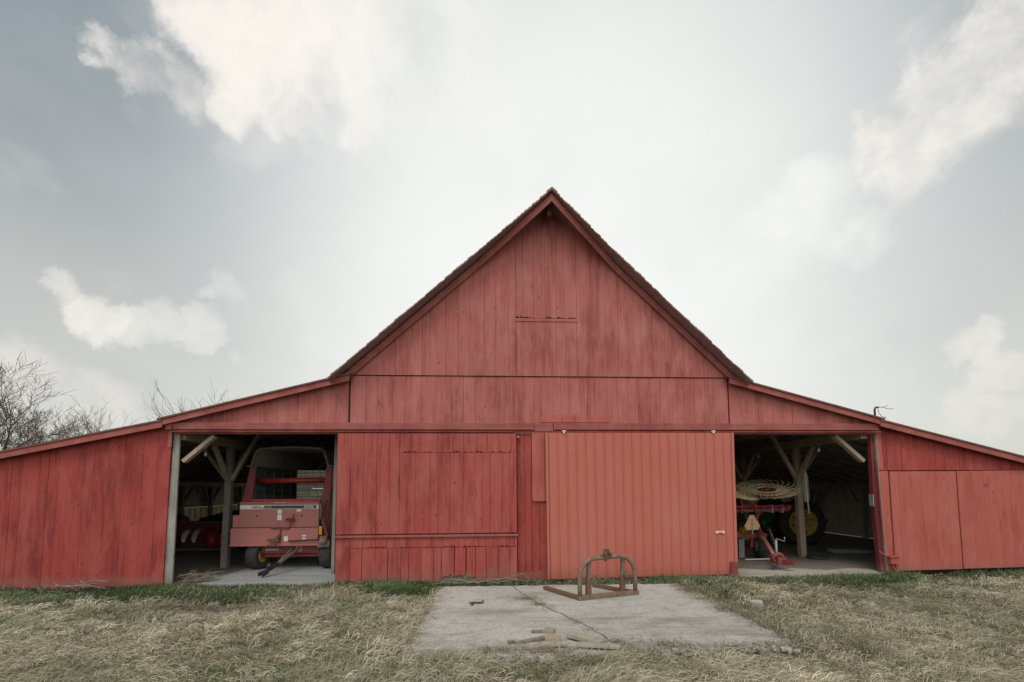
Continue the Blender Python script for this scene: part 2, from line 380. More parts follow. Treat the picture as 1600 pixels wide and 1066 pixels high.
# gable: above the hatch the boards end ragged
w = MB()
boards(w, -2.63, .549, K(3.815), zg_in, -.035, width=.235, gap=.003, jit=.003)
boards(w, .551, 1.729, K(3.815), K(4.885), -.035, width=.235, gap=.003, jit=.003)
boards(w, .551, 1.729, K(4.955), zg_in, -.035, width=.225, gap=.003, jit=.003, ragged=.032)
boards(w, 1.731, 4.77, K(3.815), zg_in, -.035, width=.235, gap=.003, jit=.003)
w.build('gable_boards', M['gable'], barn)
w = MB(); w.box(.53, 1.75, -.046, -.036, 4.885, 4.945); w.build('hatch_lintel', M['gable'], barn)
w = MB(); boards(w, 4.73, 7.70, K(2.90), lambda x: zr(x)-.05, .0, width=.3, gap=.003)
w.build('wall_boards', M['gable'], barn)
w = MB(); boards(w, 7.70, 12.33, K(1.985), lambda x: zr(x)-.05, .0, width=.2, gap=.004)
w.build('wall_boards', M['wall'], barn)
w = MB(); w.prism([(7.74,.0),(7.90,.0),(7.89,1.975),(7.68,1.975)], -.012, .02); w.build('corner_board', M['ply'], barn)
w = MB(); w.prism([(7.68,1.995),(7.80,1.995),(7.78,2.86),(7.70,2.86)], -.016, -.006); w.build('corner_board', M['ply'], barn)
w = MB(); boards(w, 10.73, 12.33, K(.02), K(1.975), .0, width=.25)
w.build('wall_boards', M['ply'], barn)
# centre wall behind the sliding doors
w = MB(); boards(w, -2.76, .83, K(.15), K(2.80), .0, width=.24); boards(w, .83, 4.70, K(.15), K(2.80), .0, width=.24)
w.box(-2.76, 4.70, -.03, .03, -.05, .145); w.build('wall_boards', M['wall'], barn)
for q in ((.84,1.075,-.035,-.004,1.43,2.74),(1.083,1.32,-.033,-.004,1.44,2.74),(1.01,1.42,-.045,-.024,2.92,3.06),(1.425,1.66,-.043,-.024,2.92,3.06),(1.665,1.90,-.046,-.024,2.92,3.06),(1.905,2.36,-.044,-.024,2.92,3.06)):
    w = MB(); w.box(*q); w.build('patch_board', M['ply'], barn)
# dark sheets added behind the front boards so that their gaps read as shade
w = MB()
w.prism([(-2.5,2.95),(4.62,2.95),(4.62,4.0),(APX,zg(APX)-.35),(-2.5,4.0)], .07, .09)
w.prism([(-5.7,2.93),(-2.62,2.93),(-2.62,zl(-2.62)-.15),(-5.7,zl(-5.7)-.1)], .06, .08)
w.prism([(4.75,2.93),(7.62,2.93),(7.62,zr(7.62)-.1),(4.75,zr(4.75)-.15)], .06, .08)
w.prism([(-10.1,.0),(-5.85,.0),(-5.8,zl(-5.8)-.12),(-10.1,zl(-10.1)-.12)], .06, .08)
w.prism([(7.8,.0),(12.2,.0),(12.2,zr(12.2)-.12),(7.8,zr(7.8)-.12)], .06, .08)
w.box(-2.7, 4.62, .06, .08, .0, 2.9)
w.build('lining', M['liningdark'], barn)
# header beams and door track covers
for q in ((-5.70,.885,-.075,-.02,2.775,2.905),(1.255,7.70,-.078,-.02,2.775,2.905),(.89,1.25,-.05,-.02,2.745,2.905)):
    w = MB(); w.box(*q); w.build('track_cover', M['trim'], barn, bevel=.006)
w = MB(); w.box(-5.82, -5.71, -.09, -.03, 2.77, 2.985); w.build('corner_block', M['trim'], barn, bevel=.005)
w = MB(); w.prism([(-5.80,2.45),(-5.735,2.45),(-5.735,2.765),(-5.80,2.765)], -.03, -.012)
w.build('corner_block', M['trim'], barn, bevel=.005)
for q in ((-5.70,.50,-.105,-.06,2.722,2.752),(1.20,7.72,-.105,-.06,2.722,2.752)):
    w = MB(); w.box(*q); w.build('door_track', M['jambred'], barn, bevel=.004)
w = MB(); w.box(-5.70, 7.70, -.018, .055, 2.70, 2.772); w.build('lintel', M['trim'], barn)
# corner gaps of the gable block read as dark lines: narrow shadow battens set back
# jambs
w = MB(); w.prism([(-5.81,-.04),(-5.65,-.04),(-5.63,2.70),(-5.74,2.70)], .028, .06); w.build('door_jamb', M['jamb'], barn, 'grey weathered post with peeling paint at the left opening')
w = MB(); w.prism([(7.66,-.02),(7.735,-.02),(7.69,1.2),(7.675,2.70),(7.61,2.70),(7.60,1.2)], .03, .12); w.build('door_jamb', M['jambred'], barn, 'dark red post at the right opening')
w = MB(); w.prism([(7.736,.0),(7.748,.0),(7.688,2.70),(7.672,2.70)], -.02, .03); w.build('jamb_edge', M['jamb'], barn)
w = MB(); w.box(7.56, 7.575, .0, .10, 1.28, 1.52); w.build('switch_box', M['steel'], barn)
w = MB(); w.box(7.76, 7.92, -.10, -.015, .17, .33); w.box(7.74, 7.94, -.12, -.101, .30, .335); w.box(7.78, 7.93, -.115, -.101, .175, .20)
bx = w.build('outlet_box', M['ply'], barn, 'small painted metal box low on the corner post', bevel=.008)
w = MB(); w.tube([(7.60,-.02,.42),(7.68,-.06,.34),(7.76,-.06,.27)], .012, 6); w.build('conduit', M['trim'], barn)
w = MB(); w.tube([(7.82,-.05,.17),(7.84,-.07,.08),(7.89,-.05,.0)], .018, 6); w.build('conduit', M['trim'], barn)
# sliding wooden door
w = MB()
boards(w, -2.75, -1.62, K(.86), K(2.70), -.10, width=.235, gap=.005, jit=.004, uneven=.0)
for x0, x1 in ((-1.62, .54),):
    boards(w, x0, x1, K(2.346), K(2.70), -.10, width=.225, gap=.004, jit=.003, ragged=.022)
    boards(w, x0, x1, K(.86), K(2.342), -.10, width=.225, gap=.004, jit=.004)
w.build('door_boards', M['door'], None)
door = C.objects['door_boards'] if 'door_boards' in C.objects else bpy.data.objects['door_boards']
wd = door; wd.name = 'sliding_door'; wd.parent = barn; wd['label'] = 'worn red sliding door of vertical boards with a broken lower edge'
w = MB()
boards(w, -2.75, -2.50, K(-.04), K(.79), -.10, width=.25)
boards(w, -2.50, .54, K(.606), K(.79), -.10, width=.225, gap=.004, ragged=.02)
boards(w, -2.50, -.85, K(-.03), K(.60), -.10, width=.225, gap=.007, jit=.005, ragged=.035, uneven=.02)
boards(w, -.85, -.22, K(.06), K(.60), -.10, width=.24, gap=.016, jit=.006, ragged=.085)
boards(w, -.22, .54, K(-.04), K(.60), -.10, width=.22, gap=.006, jit=.006)
w.build('lower_boards', M['door'], wd)
w = MB(); w.box(-2.77, .56, -.135, -.102, .795, .835); w.build('door_rail', M['trim'], wd, bevel=.004)
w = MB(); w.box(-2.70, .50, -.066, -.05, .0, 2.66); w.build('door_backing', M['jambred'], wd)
w = MB(); w.box(-.90,-.10,-.068,-.0665,.0,.14); w.build('mud_board', M['stick'], wd)
w = MB(); w.box(.555,.60,-.06,-.02,2.62,2.66); w.build('door_guide', M['steel'], wd)
# ribbed metal door
w = MB(); x = 1.13; prof = []
n = 20; step = (4.665-1.13)/n
for i in range(n):
    x0 = 1.13+i*step
    prof += [(x0,-.128),(x0+.012,-.150),(x0+.026,-.150),(x0+.038,-.128),(x0+.085,-.128),(x0+.090,-.131),(x0+.098,-.131),(x0+.103,-.128),(x0+.135,-.128),(x0+.139,-.131),(x0+.147,-.131),(x0+.151,-.128)]
prof.append((4.665,-.128))
def dtop(x): return (x, 2.725)
vs = []
for (px, py) in prof: vs += [(px, py, .0+.012*(px-1.13)), (px+.012*(px-2.9)/1.8, py, 2.715)]
m_ = len(prof)
w.add(vs, [(2*i, 2*i+2, 2*i+3, 2*i+1) for i in range(m_-1)], .5)
md = w.build('sliding_door', M['metaldoor'], barn, 'salmon red ribbed metal sliding door')
w = MB(); w.box(1.14, 4.65, -.120, -.07, .06, 2.70); w.build('door_frame', M['timber'], md)
w = MB(); w.beam((4.665,-.135,.03),(4.69,-.135,2.715),.035,.05,up=(1,0,0)); w.build('edge_trim', M['metaldoor'], md); w = MB(); w.beam((1.125,-.135,.0),(1.112,-.135,2.715),.03,.05,up=(1,0,0)); w.build('edge_trim', M['metaldoor'], md)
for px, lab in ((1.42,None),(4.30,None)):
    w = MB(); w.box(px, px+.03, -.16, -.13, 2.70, 2.74); w.box(px-.02, px+.05, -.165, -.13, 2.735, 2.752); w.build('door_hanger', M['white'], md)
w = MB(); w.tube([(4.31,-.155,.83),(4.44,-.155,.83)], .011, 8); w.box(4.30,4.325,-.165,-.128,.805,.85); w.box(4.425,4.45,-.165,-.128,.805,.85); w.build('handle', M['white'], md)
w = MB(); w.prism([(4.53,.02),(4.68,.0),(4.665,.27),(4.55,.28)], -.19, -.152); w.box(4.56,4.6,-.2,-.19,.1,.14); w.box(4.62,4.65,-.2,-.19,.18,.21); w.build('door_stop', M['jambred'], barn, 'dark red bracket at the foot of the ribbed door', bevel=.006)
# side doors
for q, hole in (([(7.905,.035),(9.275,.05),(9.285,1.965),(7.915,1.965)], 0), ([(9.30,.055),(10.72,.07),(10.70,1.975),(9.297,1.965)], 1)):
    w = MB(); x0, x1 = q[0][0], q[1][0]; xx = x0
    for k, fr in enumerate((.12,.30,.46,.66,.86,1.0) if not hole else (.2,.38,.58,.82,1.0)):
        xe = x0+(x1-x0)*fr; t0 = (xx-x0)/(x1-x0); 
        lo = q[0][1]+(q[1][1]-q[0][1])*fr; hi = q[3][1]+(q[2][1]-q[3][1])*fr
        w.prism([(xx+.0015,lo),(xe-.0015,lo),(xe-.0015,hi),(xx+.0015,hi)], -.035+R.uniform(-.002,.002), -.008); xx = xe
    dd = w.build('wing_door', M['ply'], barn, 'orange red board door, %s of the pair in the right wing' % ('outer' if hole else 'inner'))
    if hole:
        w = MB(); w.box(9.86,9.90,-.042,-.036,1.66,1.70); w.box(9.90,9.94,-.041,-.036,1.69,1.72); w.build('latch_plate', M['rustbrown'], dd)
# main roof with ragged shingle edge, prow at the ridge
def prow(x): return max(0, 1-abs(x-APX)/1.35)
w = MB(); w2 = MB()
for side in (-1, 1):
    ex, ez = (-2.88, 3.69) if side < 0 else (5.02, 3.69)
    n = 58
    for i in range(n):
        t0, t1 = i/n, (i+1.25)/n
        xa, za = APX+(ex-APX)*t0, 7.36+(ez-7.36)*t0; xb, zb = APX+(ex-APX)*min(t1,1.02), 7.36+(ez-7.36)*min(t1,1.02); za -= .15*prow(xa); zb -= .15*prow(xb)
        k = R.uniform(-.004,.004)+.008*math.sin(i*.35)
        y0 = -.34-.26*prow((xa+xb)/2)+R.uniform(-.016,.016); y1 = 13.25
        th = .032; lift = .003
        vs = [(xa,y0,za-th),(xb,y0+R.uniform(-.01,.01),zb-th+lift),(xb,y1,zb-th+lift),(xa,y1,za-th),(xa,y0,za-.008+k*.4),(xb,y0,zb+lift+k),(xb,y1,zb+lift),(xa,y1,za-.008)]
        fs = [(0,3,2,1),(4,5,6,7),(0,1,5,4),(1,2,6,5),(2,3,7,6),(3,0,4,7)]
        if side < 0: fs = [tuple(reversed(f)) for f in fs]
        w.add(vs, fs)
w.prism([(APX-.10,7.115),(APX,7.19),(APX+.10,7.11),(APX+.10,7.15),(APX,7.235),(APX-.10,7.155)], -.60, -.2)
roof = w.build('roof', M['deck'], barn)
for side in (-1, 1):
    w = MB(); ex = -2.70 if side < 0 else 4.86; n = 14
    for i in range(n):
        xa = APX+(ex-APX)*i/n; xb = APX+(ex-APX)*(i+1)/n
        ya, yb = -.065-.44*prow(xa), -.065-.44*prow(xb)
        za, zb = zg(xa)-.02-.13*prow(xa), zg(xb)-.02-.13*prow(xb); h = .15
        vs = [(xa,ya-.03,za-h),(xb,yb-.03,zb-h),(xb,yb,zb-h),(xa,ya,za-h),(xa,ya-.03,za),(xb,yb-.03,zb),(xb,yb,zb),(xa,ya,za)]
        fs = [(0,3,2,1),(4,5,6,7),(0,1,5,4),(1,2,6,5),(2,3,7,6),(3,0,4,7)]
        if side < 0: fs = [tuple(reversed(f)) for f in fs]
        w.add(vs, fs, .4)
    w.build('barge_board', M['trim'], barn)
w = MB(); w.box(APX-.05, APX+.05, -.33, 1.0, 6.95, 7.12); w.beam((APX-.03,-.28,6.86),(APX,-.30,7.25),.06,.08,up=(0,1,0)); w.beam((APX,-.37,7.05),(APX,-.37,7.33),.07,.03,up=(0,1,0)); w.build('hay_track', M['rustbrown'], barn)
# wing roofs
for side in (-1, 1):
    segs = ([(-2.50,3.83),(-5.92,2.965)], [(-5.84,2.955),(-10.45,2.0)]) if side < 0 else ([(4.63,3.83),(7.76,3.0)], [(7.68,2.995),(12.6,1.77)])
    for j, (pa, pb) in enumerate(segs):
        w = MB(); nn = 10
        o_ = 0 if j == 0 else -.012
        th = .03
        w.prism([(pb[0],pb[1]+o_-th),(pa[0],pa[1]+o_-th),(pa[0],pa[1]+o_),(pb[0],pb[1]+o_)] if side < 0 else [(pa[0],pa[1]+o_-th),(pb[0],pb[1]+o_-th),(pb[0],pb[1]+o_),(pa[0],pa[1]+o_)], -.17, 13.1)
        w.build('wing_roof', M['roofmetal'], barn)
        w = MB(); h = .105; q = .033; e = .05 if j == 0 else 0
        xa, za = pa; xb, zb = pb; za += o_; zb += o_
        if side < 0:
            poly = [(xb,zb-q-h),(xa-e,za-q-h-e*.25),(xa-e,za-q-e*.25),(xb,zb-q)]
        else:
            poly = [(xa+e,za-q-h-e*.26),(xb,zb-q-h),(xb,zb-q),(xa+e,za-q-e*.26)]
        w.prism(poly, -.145-.006*j, -.11); w.build('rake_board', M['trim'], barn)
# sheathing and rafters under the wings
for pa, pb, t1, t2 in (((-2.62,3.765),(-5.90,2.92),0,0),((-5.86,2.905),(-10.15,1.99),0,0),((4.74,3.765),(7.74,2.95),0,0),((7.70,2.945),(12.28,1.80),0,0)):
    w = MB(); n = 12; sg = 1 if pb[0] > pa[0] else -1
    for k in range(n):
        xa = pa[0]+(pb[0]-pa[0])*k/n; xb = pa[0]+(pb[0]-pa[0])*(k+.93)/n; za = pa[1]+(pb[1]-pa[1])*k/n; zb = pa[1]+(pb[1]-pa[1])*(k+.93)/n
        w.prism([(xa,za),(xb,zb),(xb,zb+.018),(xa,za+.018)] if sg > 0 else [(xb,zb),(xa,za),(xa,za+.018),(xb,zb+.018)], .1, 12.95)
    w.build('roof_boards', M['ceiling'], barn)
    for k in range(20):
        y = .25+k*.66
        w = MB(); w.beam((pa[0]+.02*sg,y,pa[1]-.045),(pb[0]-.02*sg,y,pb[1]-.045),.045,.08); w.build('rafter', M['timber'], barn)
# interior walls, outer side walls and the back
w = MB()
for x in (-2.60, 4.72):
    y = .1
    while y < 12.9:
        e = min(y+.26, 12.95); w.box(x-.015, x+.015, y+.003, e-.003, .0, 3.68); y = e
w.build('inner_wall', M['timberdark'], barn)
w = MB()
y = .0
while y < 13:
    e = min(y+R.choice((.2,.24,.28)), 13.0)
    w.box(-10.2, -10.17, y+.003, e-.003, .0, .42, R.random()); w.box(-10.2, -10.17, y+.003, e-.003, 1.06, 2.0, R.random())
    if not 6 < y < 12.4: w.box(-10.2, -10.17, y+.003, e-.003, .43, 1.05, R.random())
    y = e
w.build('side_wall', M['tanwall'], barn)
w = MB(); y = 6.0
while y < 12.3:
    w.box(-10.20, -10.19, y, y+.30, .43, 1.05); w.box(-10.215,-10.205, y+.06, y+.13, .43, 1.05); y += .31
w.build('fibre_panel', M['fibre'], barn, 'pale light-passing panel low in the left side wall')
w = MB(); y = .0
while y < 13:
    e = min(y+R.choice((.2,.24,.28)), 13.0); w.box(12.30, 12.33, y+.004, e-.004, .0, 1.78, R.random()); y = e
w.build('side_wall', M['timber'], barn)
w = MB()
for z in (.55,.95,1.30): w.box(12.24,12.297,.3,12.9,z,z+.09)
w.build('wall_rail', M['timber'], barn)
w = MB(); x = -10.2
while x < 12.3:
    e = min(x+.26, 12.33)
    top = lambda q: (zl(q) if q < -2.57 else zr(q) if q > 4.7 else zg(q))-.08
    sill = (1.95 if x < -6.2 else 2.6) if -9.9 < x < -3.2 else 2.5 if 5.0 < x < 9.0 else 1.95 if 9.0 <= x < 11.3 else .0  # raised board ends leave unseen rear openings, added to let light into the wings
    w.prism([(x,sill),(e,sill),(e,top(e)),(x,top(x))], 13.0, 13.03); x = e
w.build('back_wall', M['wall'], barn)
# post and beam frame of the wings
for px, bz, rows in ((-5.66, 2.60, (1.75, 4.0, 6.3, 8.6, 10.9)), (7.55, 2.62, (2.15, 4.5, 6.8, 9.1, 11.4))):
    w = MB(); w.box(px-.08, px+.08, .10, 12.95, bz, bz+.17); w.build('plate_beam', M['timber'], barn)
    for i, y in enumerate(rows):
        w = MB(); ln = .02*(1 if px > 0 else -1)
        w.beam((px+ln*1.5,y,-.02),(px,y,bz-.004),.135,.135,up=(0,1,0),w2=.12,h2=.12)
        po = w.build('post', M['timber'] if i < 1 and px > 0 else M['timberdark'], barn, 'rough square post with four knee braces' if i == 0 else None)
        w = MB(); z0 = bz-.72
        for dx, dy in ((0,-.62),(0,.62),(-.66,0),(.66,0)):
            zt = (bz-.01) if dy else (zl(px+dx) if px < 0 else zr(px+dx))-.17
            w.beam((px+.05*np.sign(dx),y+.05*np.sign(dy),z0),(px+dx,y+dy,zt),.065,.085,up=(0,1,0) if dx else (1,0,0))
        w.build('knee_brace', M['timber'], po)
    w = MB()
    if px < 0: w.beam((-5.60,.13,2.20),(-5.30,.75,2.64) if False else (-5.08,.16,2.68),.07,.11,up=(0,1,0))
    else: w.beam((7.56,.20,2.18),(6.98,.20,2.70),.07,.11,up=(0,1,0))
    w.build('knee_brace', M['timber'], barn)
for px, bz, rows in ((-10.05, 1.78, (2.0,4.5,7.0,8.6,10.6)), (12.15, 1.55, (1.2,3.2,5.6,8.0))):
    w = MB(); w.box(px-.07, px+.07, .12, 12.9, bz, bz+.15); w.build('plate_beam', M['tanwall'] if px < 0 else M['timberdark'], barn)
    for y in rows:
        w = MB(); w.beam((px,y,-.02),(px,y,bz-.003),.13,.13,up=(0,1,0)); po = w.build('post', M['timberdark'] if px < 0 else M['timber'], barn)
        w = MB(); w.beam((px,y-.05,bz-.62),(px,y-.55,bz-.01),.06,.08,up=(1,0,0)); w.beam((px,y+.05,bz-.62),(px,y+.55,bz-.01),.06,.08,up=(1,0,0)); w.build('knee_brace', M['timberdark'] if px < 0 else M['timber'], po)
w = MB(); w.beam((-3.06,.75,.0),(-3.04,.75,2.9),.06,.08,up=(0,1,0)); w.build('post', M['jamb'], barn, 'thin grey post beside the wagon')
# bent pipe with loose wires on the right roof edge
w = MB(); w.tube([(7.66,-.05,2.95),(7.66,-.05,3.19),(7.68,-.05,3.23),(7.74,-.05,3.235)], .018, 8); w.box(7.655,7.76,-.07,-.03,3.01,3.04)
mast = w.build('wire_mast', M['darksteel'], barn, 'bent dark pipe with loose wires on the right roof edge')
w = MB(); w.tube([(7.74,-.05,3.24),(7.85,-.05,3.235),(7.92,-.04,3.21),(8.0,-.05,3.20),(8.05,-.05,3.22)], .005, 4); w.tube([(7.85,-.05,3.237),(7.90,-.06,3.26),(7.94,-.05,3.265)], .004, 4)
w.tube([(7.73,-.05,3.23),(7.73,-.06,3.14),(7.78,-.06,3.06),(7.90,-.05,3.02)], .006, 4); w.build('loose_wire', M['darksteel'], mast)

# light bulbs hanging from the plate beams
for (x, y, z), lab in (((-5.72,.95,2.42), 'bare bulb socket on wires under the roof of the left opening'),
                       ((7.30,1.05,2.50), 'bare bulb hanging near the front of the right opening'),
                       ((7.30,3.3,2.50), 'bare bulb hanging deeper inside the right wing')):
    t = thing('light_bulb', lab, 'light bulb', (x, y, z-.06), 'bulbs hanging in the wings')
    w = MB(); w.lathe([(.001,-.05),(.022,-.04),(.032,-.015),(.026,.012),(.014,.03)], (x,y,z-.02), (0,0,1), 12); w.build('bulb', M['bulb'], t)
    w = MB(); w.lathe([(.001,.0),(.022,.0),(.022,.035),(.015,.045),(.001,.045)], (x,y,z+.012), (0,0,1), 10); w.build('socket', M['steel'], t)
    w = MB(); w.tube([(x,y,z+.06),(x-.03,y,z+.12),(x-.01,y+.02,z+.17)], .006, 5); w.tube([(x,y,z+.06),(x+.05,y,z+.13),(x+.02,y+.02,z+.18)], .006, 5); w.build('cord', M['steel'], t)

# ------------------------------------------------------------------ forage wagon
wg = thing('forage_wagon', 'faded red forage wagon with hooped hood and yellow wheel rims', 'wagon', (-4.35,2.6,0))
def X_(px): return -5.19+(px-375)*.01317
def Z_(py): return 1.40-(py-786)*.0137
w = MB(); w.box(-5.19,-4.386,1.30,1.335,.885,1.385); w.box(-4.38,-3.56,1.30,1.335,.885,1.385)
w.box(-5.19,-3.56,1.285,1.335,1.387,1.41); w.box(-5.325,-5.195,1.305,1.335,.885,1.14)
fp = w.build('front_panel', M['implred'], wg, bevel=.004)
w = MB(); w.box(-5.33,-3.55,1.25,1.335,.52,.872); w.box(-5.34,-3.54,1.235,1.249,.50,.53); lp = w.build('lower_panel', M['implred'], wg, bevel=.005)
w = MB(); w.box(-5.02,-3.56,1.37,1.42,1.37,1.47); w.build('top_rail', M['implred2'], wg)
w = MB(); w.box(-5.18,-3.575,1.297,1.2995,1.262,1.345); st = w.build('stripe', M['white'], fp)
w = MB(); w.prism([(X_(424),1.270),(X_(495),1.270),(X_(495),1.337),(X_(422),1.337)], 1.2945, 1.2965); w.build('stripe_field', M['navy'], st)
w = MB(); w.prism([(X_(411),1.270),(X_(423.5),1.270),(X_(421.5),1.337),(X_(413),1.337)], 1.2945, 1.2965); w.build('stripe_flash', M['olive'], st)
w = MB(); text_into(w, 'GEHL', X_(393.5), 1.2935, 1.277, .075, .23); w.build('lettering', M['green'], st)
w = MB(); text_into(w, '970', X_(475.5), 1.2925, 1.278, .072, .19); w.build('lettering', M['white'], st)
w = MB(); text_into(w, 'FORAGE BOX', X_(428), 1.282, 1.389, .028, .25); w.build('lettering', M['white'], fp)
for (x0,x1,z0,z1,pp,yy) in ((434.3,440.5,1.165,1.25,fp,1.2975),(434,440.8,1.03,1.15,fp,1.2975),(464,471,1.205,1.255,fp,1.2975),(446.8,453,.60,.70,lp,1.2475),(475,481,.69,.72,lp,1.2475),(475,481,.635,.665,lp,1.2475)):
    w = MB(); w.box(X_(x0),X_(x1),yy-.0025,yy,z0,z1); w.build('decal', M['white'], pp)
w = MB(); w.lathe([(.0005,0),(.02,0),(.02,.004)], (X_(402),1.297,1.12), (0,1,0), 12); w.build('finger_hole', M['black'], fp); w = MB(); w.lathe([(.0005,0),(.02,0),(.02,.004)], (X_(472),1.297,1.12), (0,1,0), 12); w.build('finger_hole', M['black'], fp)
w = MB()   # levers and linkage
w.tube([(X_(460),1.24,1.05),(X_(462),1.22,1.16)], .013, 6); w.box(X_(449),X_(462),1.20,1.29,1.02,1.04); w.tube([(X_(450),1.24,1.055),(X_(460),1.24,1.06)], .02, 8)
w.tube([(X_(460),1.25,1.02),(X_(455),1.25,.90)], .01, 6); w.beam((X_(427),1.235,.872),(X_(456),1.235,.872),.02,.045); w.tube([(X_(442),1.235,.87),(X_(441),1.23,.60)], .014, 6)
w.build('lever_linkage', M['implred3'], wg)
w = MB(); w.beam((X_(424),1.20,.63),(X_(441),1.20,.60),.05,.05); w.beam((X_(430),1.21,.59),(X_(442),1.20,.73),.03,.05); w.lathe([(.001,-.03),(.05,-.03),(.05,.03),(.001,.03)], (X_(438),1.2,.62), (0,1,0), 12); w.beam((X_(424),1.2,.52),(X_(436),1.2,.52),.05,.03)
w.build('gear_shifter', M['rustbrown'], wg)
w = MB(); w.tube([(X_(455),1.215,.60),(X_(506),1.20,.63)], .014, 8); w.build('drive_shaft', M['darksteel'], wg)
w = MB(); w.box(-3.54,-3.30,1.20,1.42,.47,.60); w.lathe([(.001,-.12),(.07,-.12),(.09,0),(.07,.1),(.001,.1)], (-3.42,1.25,.60), (0,1,0), 14); w.box(-3.5,-3.35,1.2,1.3,.58,.7); w.build('gearbox', M['rustgrey'], wg)
for k in range(5):
    w = MB(); x0 = -3.50+.05*k; w.tube([(x0,1.30,.62),(x0+.04,1.28,.9+.1*k),(x0+R.uniform(-.02,.05),1.36,1.25+.12*k),(x0+.02,1.5,1.45+.1*k)], .009, 5); w.build('hose', M['black'], wg)
w = MB(); w.lathe([(.02,-.012),(.13,-.012),(.13,.012),(.02,.012)], (-3.352,1.62,.92), (1,0,0), 18); w.build('sprocket', M['darksteel'], wg)
w = MB(); w.lathe([(.02,-.012),(.09,-.012),(.09,.012),(.02,.012)], (-3.352,1.66,1.85), (1,0,0), 18); w.build('sprocket', M['darksteel'], wg)
w = MB(); w.beam((-3.352,1.50,.92),(-3.352,1.58,1.85),.012,.02); w.beam((-3.352,1.74,.92),(-3.352,1.74,1.85),.012,.02); w.build('drive_chain', M['darksteel'], wg)
w = MB()
for x0 in np.arange(-5.14,-3.56,.176):
    for z0 in (.925,1.37): w.box(x0-.007,x0+.007,1.293,1.2995,z0-.007,z0+.007)
w.build('bolt_row', M['rustgrey'], fp)
w = MB(); w.box(-3.535,-3.47,1.24,1.30,.72,.90); w.build('marker_light', M['amber'], wg, bevel=.01)
w = MB()   # plates and posts of the box
w.prism([(-5.17,1.42),(-4.98,1.42),(-4.90,2.16),(-5.03,2.16)], 1.36, 1.39); w.build('end_frame', M['implred3'], wg)
w = MB()
w.prism([(-3.56,1.42),(-3.53,.70),(-3.38,.60),(-3.36,2.18),(-3.46,2.18)], 1.42, 1.46)
w.build('end_frame', M['implred3'], wg)
w = MB(); w.beam((-3.33,1.48,2.2),(-3.34,1.48,.5),.10,.07,up=(0,1,0)); w.build('end_frame', M['implred3'], wg); w = MB(); w.beam((-3.48,1.27,1.05),(-3.36,1.3,.62),.03,.05)
w.build('side_stay', M['implred3'], wg)
w = MB(); w.box(-5.06,-5.03,1.40,4.4,.9,2.16)
for z in (1.05,1.35,1.62,1.85,2.08): w.box(-5.028,-4.995,1.45,4.35,z,z+.03)
for k in range(7): w.box(-5.022,-4.99,1.5+k*.45,1.54+k*.45,.9,2.1)
w.build('box_side', M['wagoninside'], wg)
w = MB(); w.box(-3.40,-3.37,1.50,4.4,.62,2.16)
for k in range(6): w.box(-3.37,-3.32,1.9+k*.48,1.96+k*.48,.55,2.16)
w.build('box_side', M['implred3'], wg)
w = MB()
for k in range(8): w.box(-4.60,-3.42,2.7,2.73,.95+k*.148,1.09+k*.148)
w.build('slatted_bulkhead', M['slat'], wg)
w = MB()
for k in range(5): w.tube([(-4.97,1.55+.1*k,1.52+.13*k),(-3.45,1.55+.1*k,1.52+.13*k)], .006, 4)
for k in range(3): w.tube([(-4.0+.2*k,1.9,1.45),(-4.1+.16*k,1.9,2.1)], .004, 4)
w.build('guard_wires', M['darksteel'], wg)
w = MB(); w.tube([(-4.98,1.62,1.86),(-3.43,1.62,1.87)], .062, 12); w.build('beater_bar', M['implred2'], wg)
w = MB(); w.box(-5.02,-3.41,1.40,4.4,.82,.87); w.build('box_floor', M['timberdark'], wg)
bow = [(-5.08,1.33,2.17),(-4.99,1.33,2.17),(-4.95,1.33,2.35),(-4.91,1.33,2.48),(-4.84,1.33,2.535),(-4.5,1.33,2.565),(-4.17,1.33,2.575),(-3.8,1.33,2.565),(-3.56,1.33,2.54),(-3.49,1.33,2.49),(-3.45,1.33,2.36),(-3.40,1.33,2.18),(-3.31,1.33,2.17)]
w = MB(); w.tube(bow, .022, 8); w.build('front_hoop', M['rustgrey'], wg)
w = MB(); inner = bow[1:-1]
vs = []; 
for y in (1.35, 4.4):
    vs += [(p[0]*.995+.0, y, p[2]-.005-(0.25*(y-1.35)/3.05)*0) for p in inner] 
m_ = len(inner); fs = [(i, i+1, m_+i+1, m_+i) for i in range(m_-1)]; w.add(vs, fs, .5)
w.build('hood', M['canvas'], wg)
w = MB(); w.box(-4.78,-3.58,1.42,1.56,.32,.49); w.box(-4.7,-4.6,1.56,4.3,.35,.48); w.box(-3.9,-3.8,1.56,4.3,.35,.48); w.tube([(-4.95,1.5,.27),(-3.4,1.5,.27)], .04, 8); w.tube([(-4.95,3.9,.27),(-3.4,3.9,.27)], .04, 8)
ch = w.build('running_gear', M['implred3'], wg, bevel=.006)
w = MB(); text_into(w, 'SCHWARTZ', -4.69, 1.4165, .385, .055, .27); w.build('lettering', M['white'], ch)
w = MB(); w.box(-4.06,-3.94,1.412,1.418,.36,.47); w.build('warning_plate', M['yellow'], ch)
w = MB(); w.box(-4.78,-4.66,1.38,1.41,.495,.52); w.build('reflector', M['white'], ch)
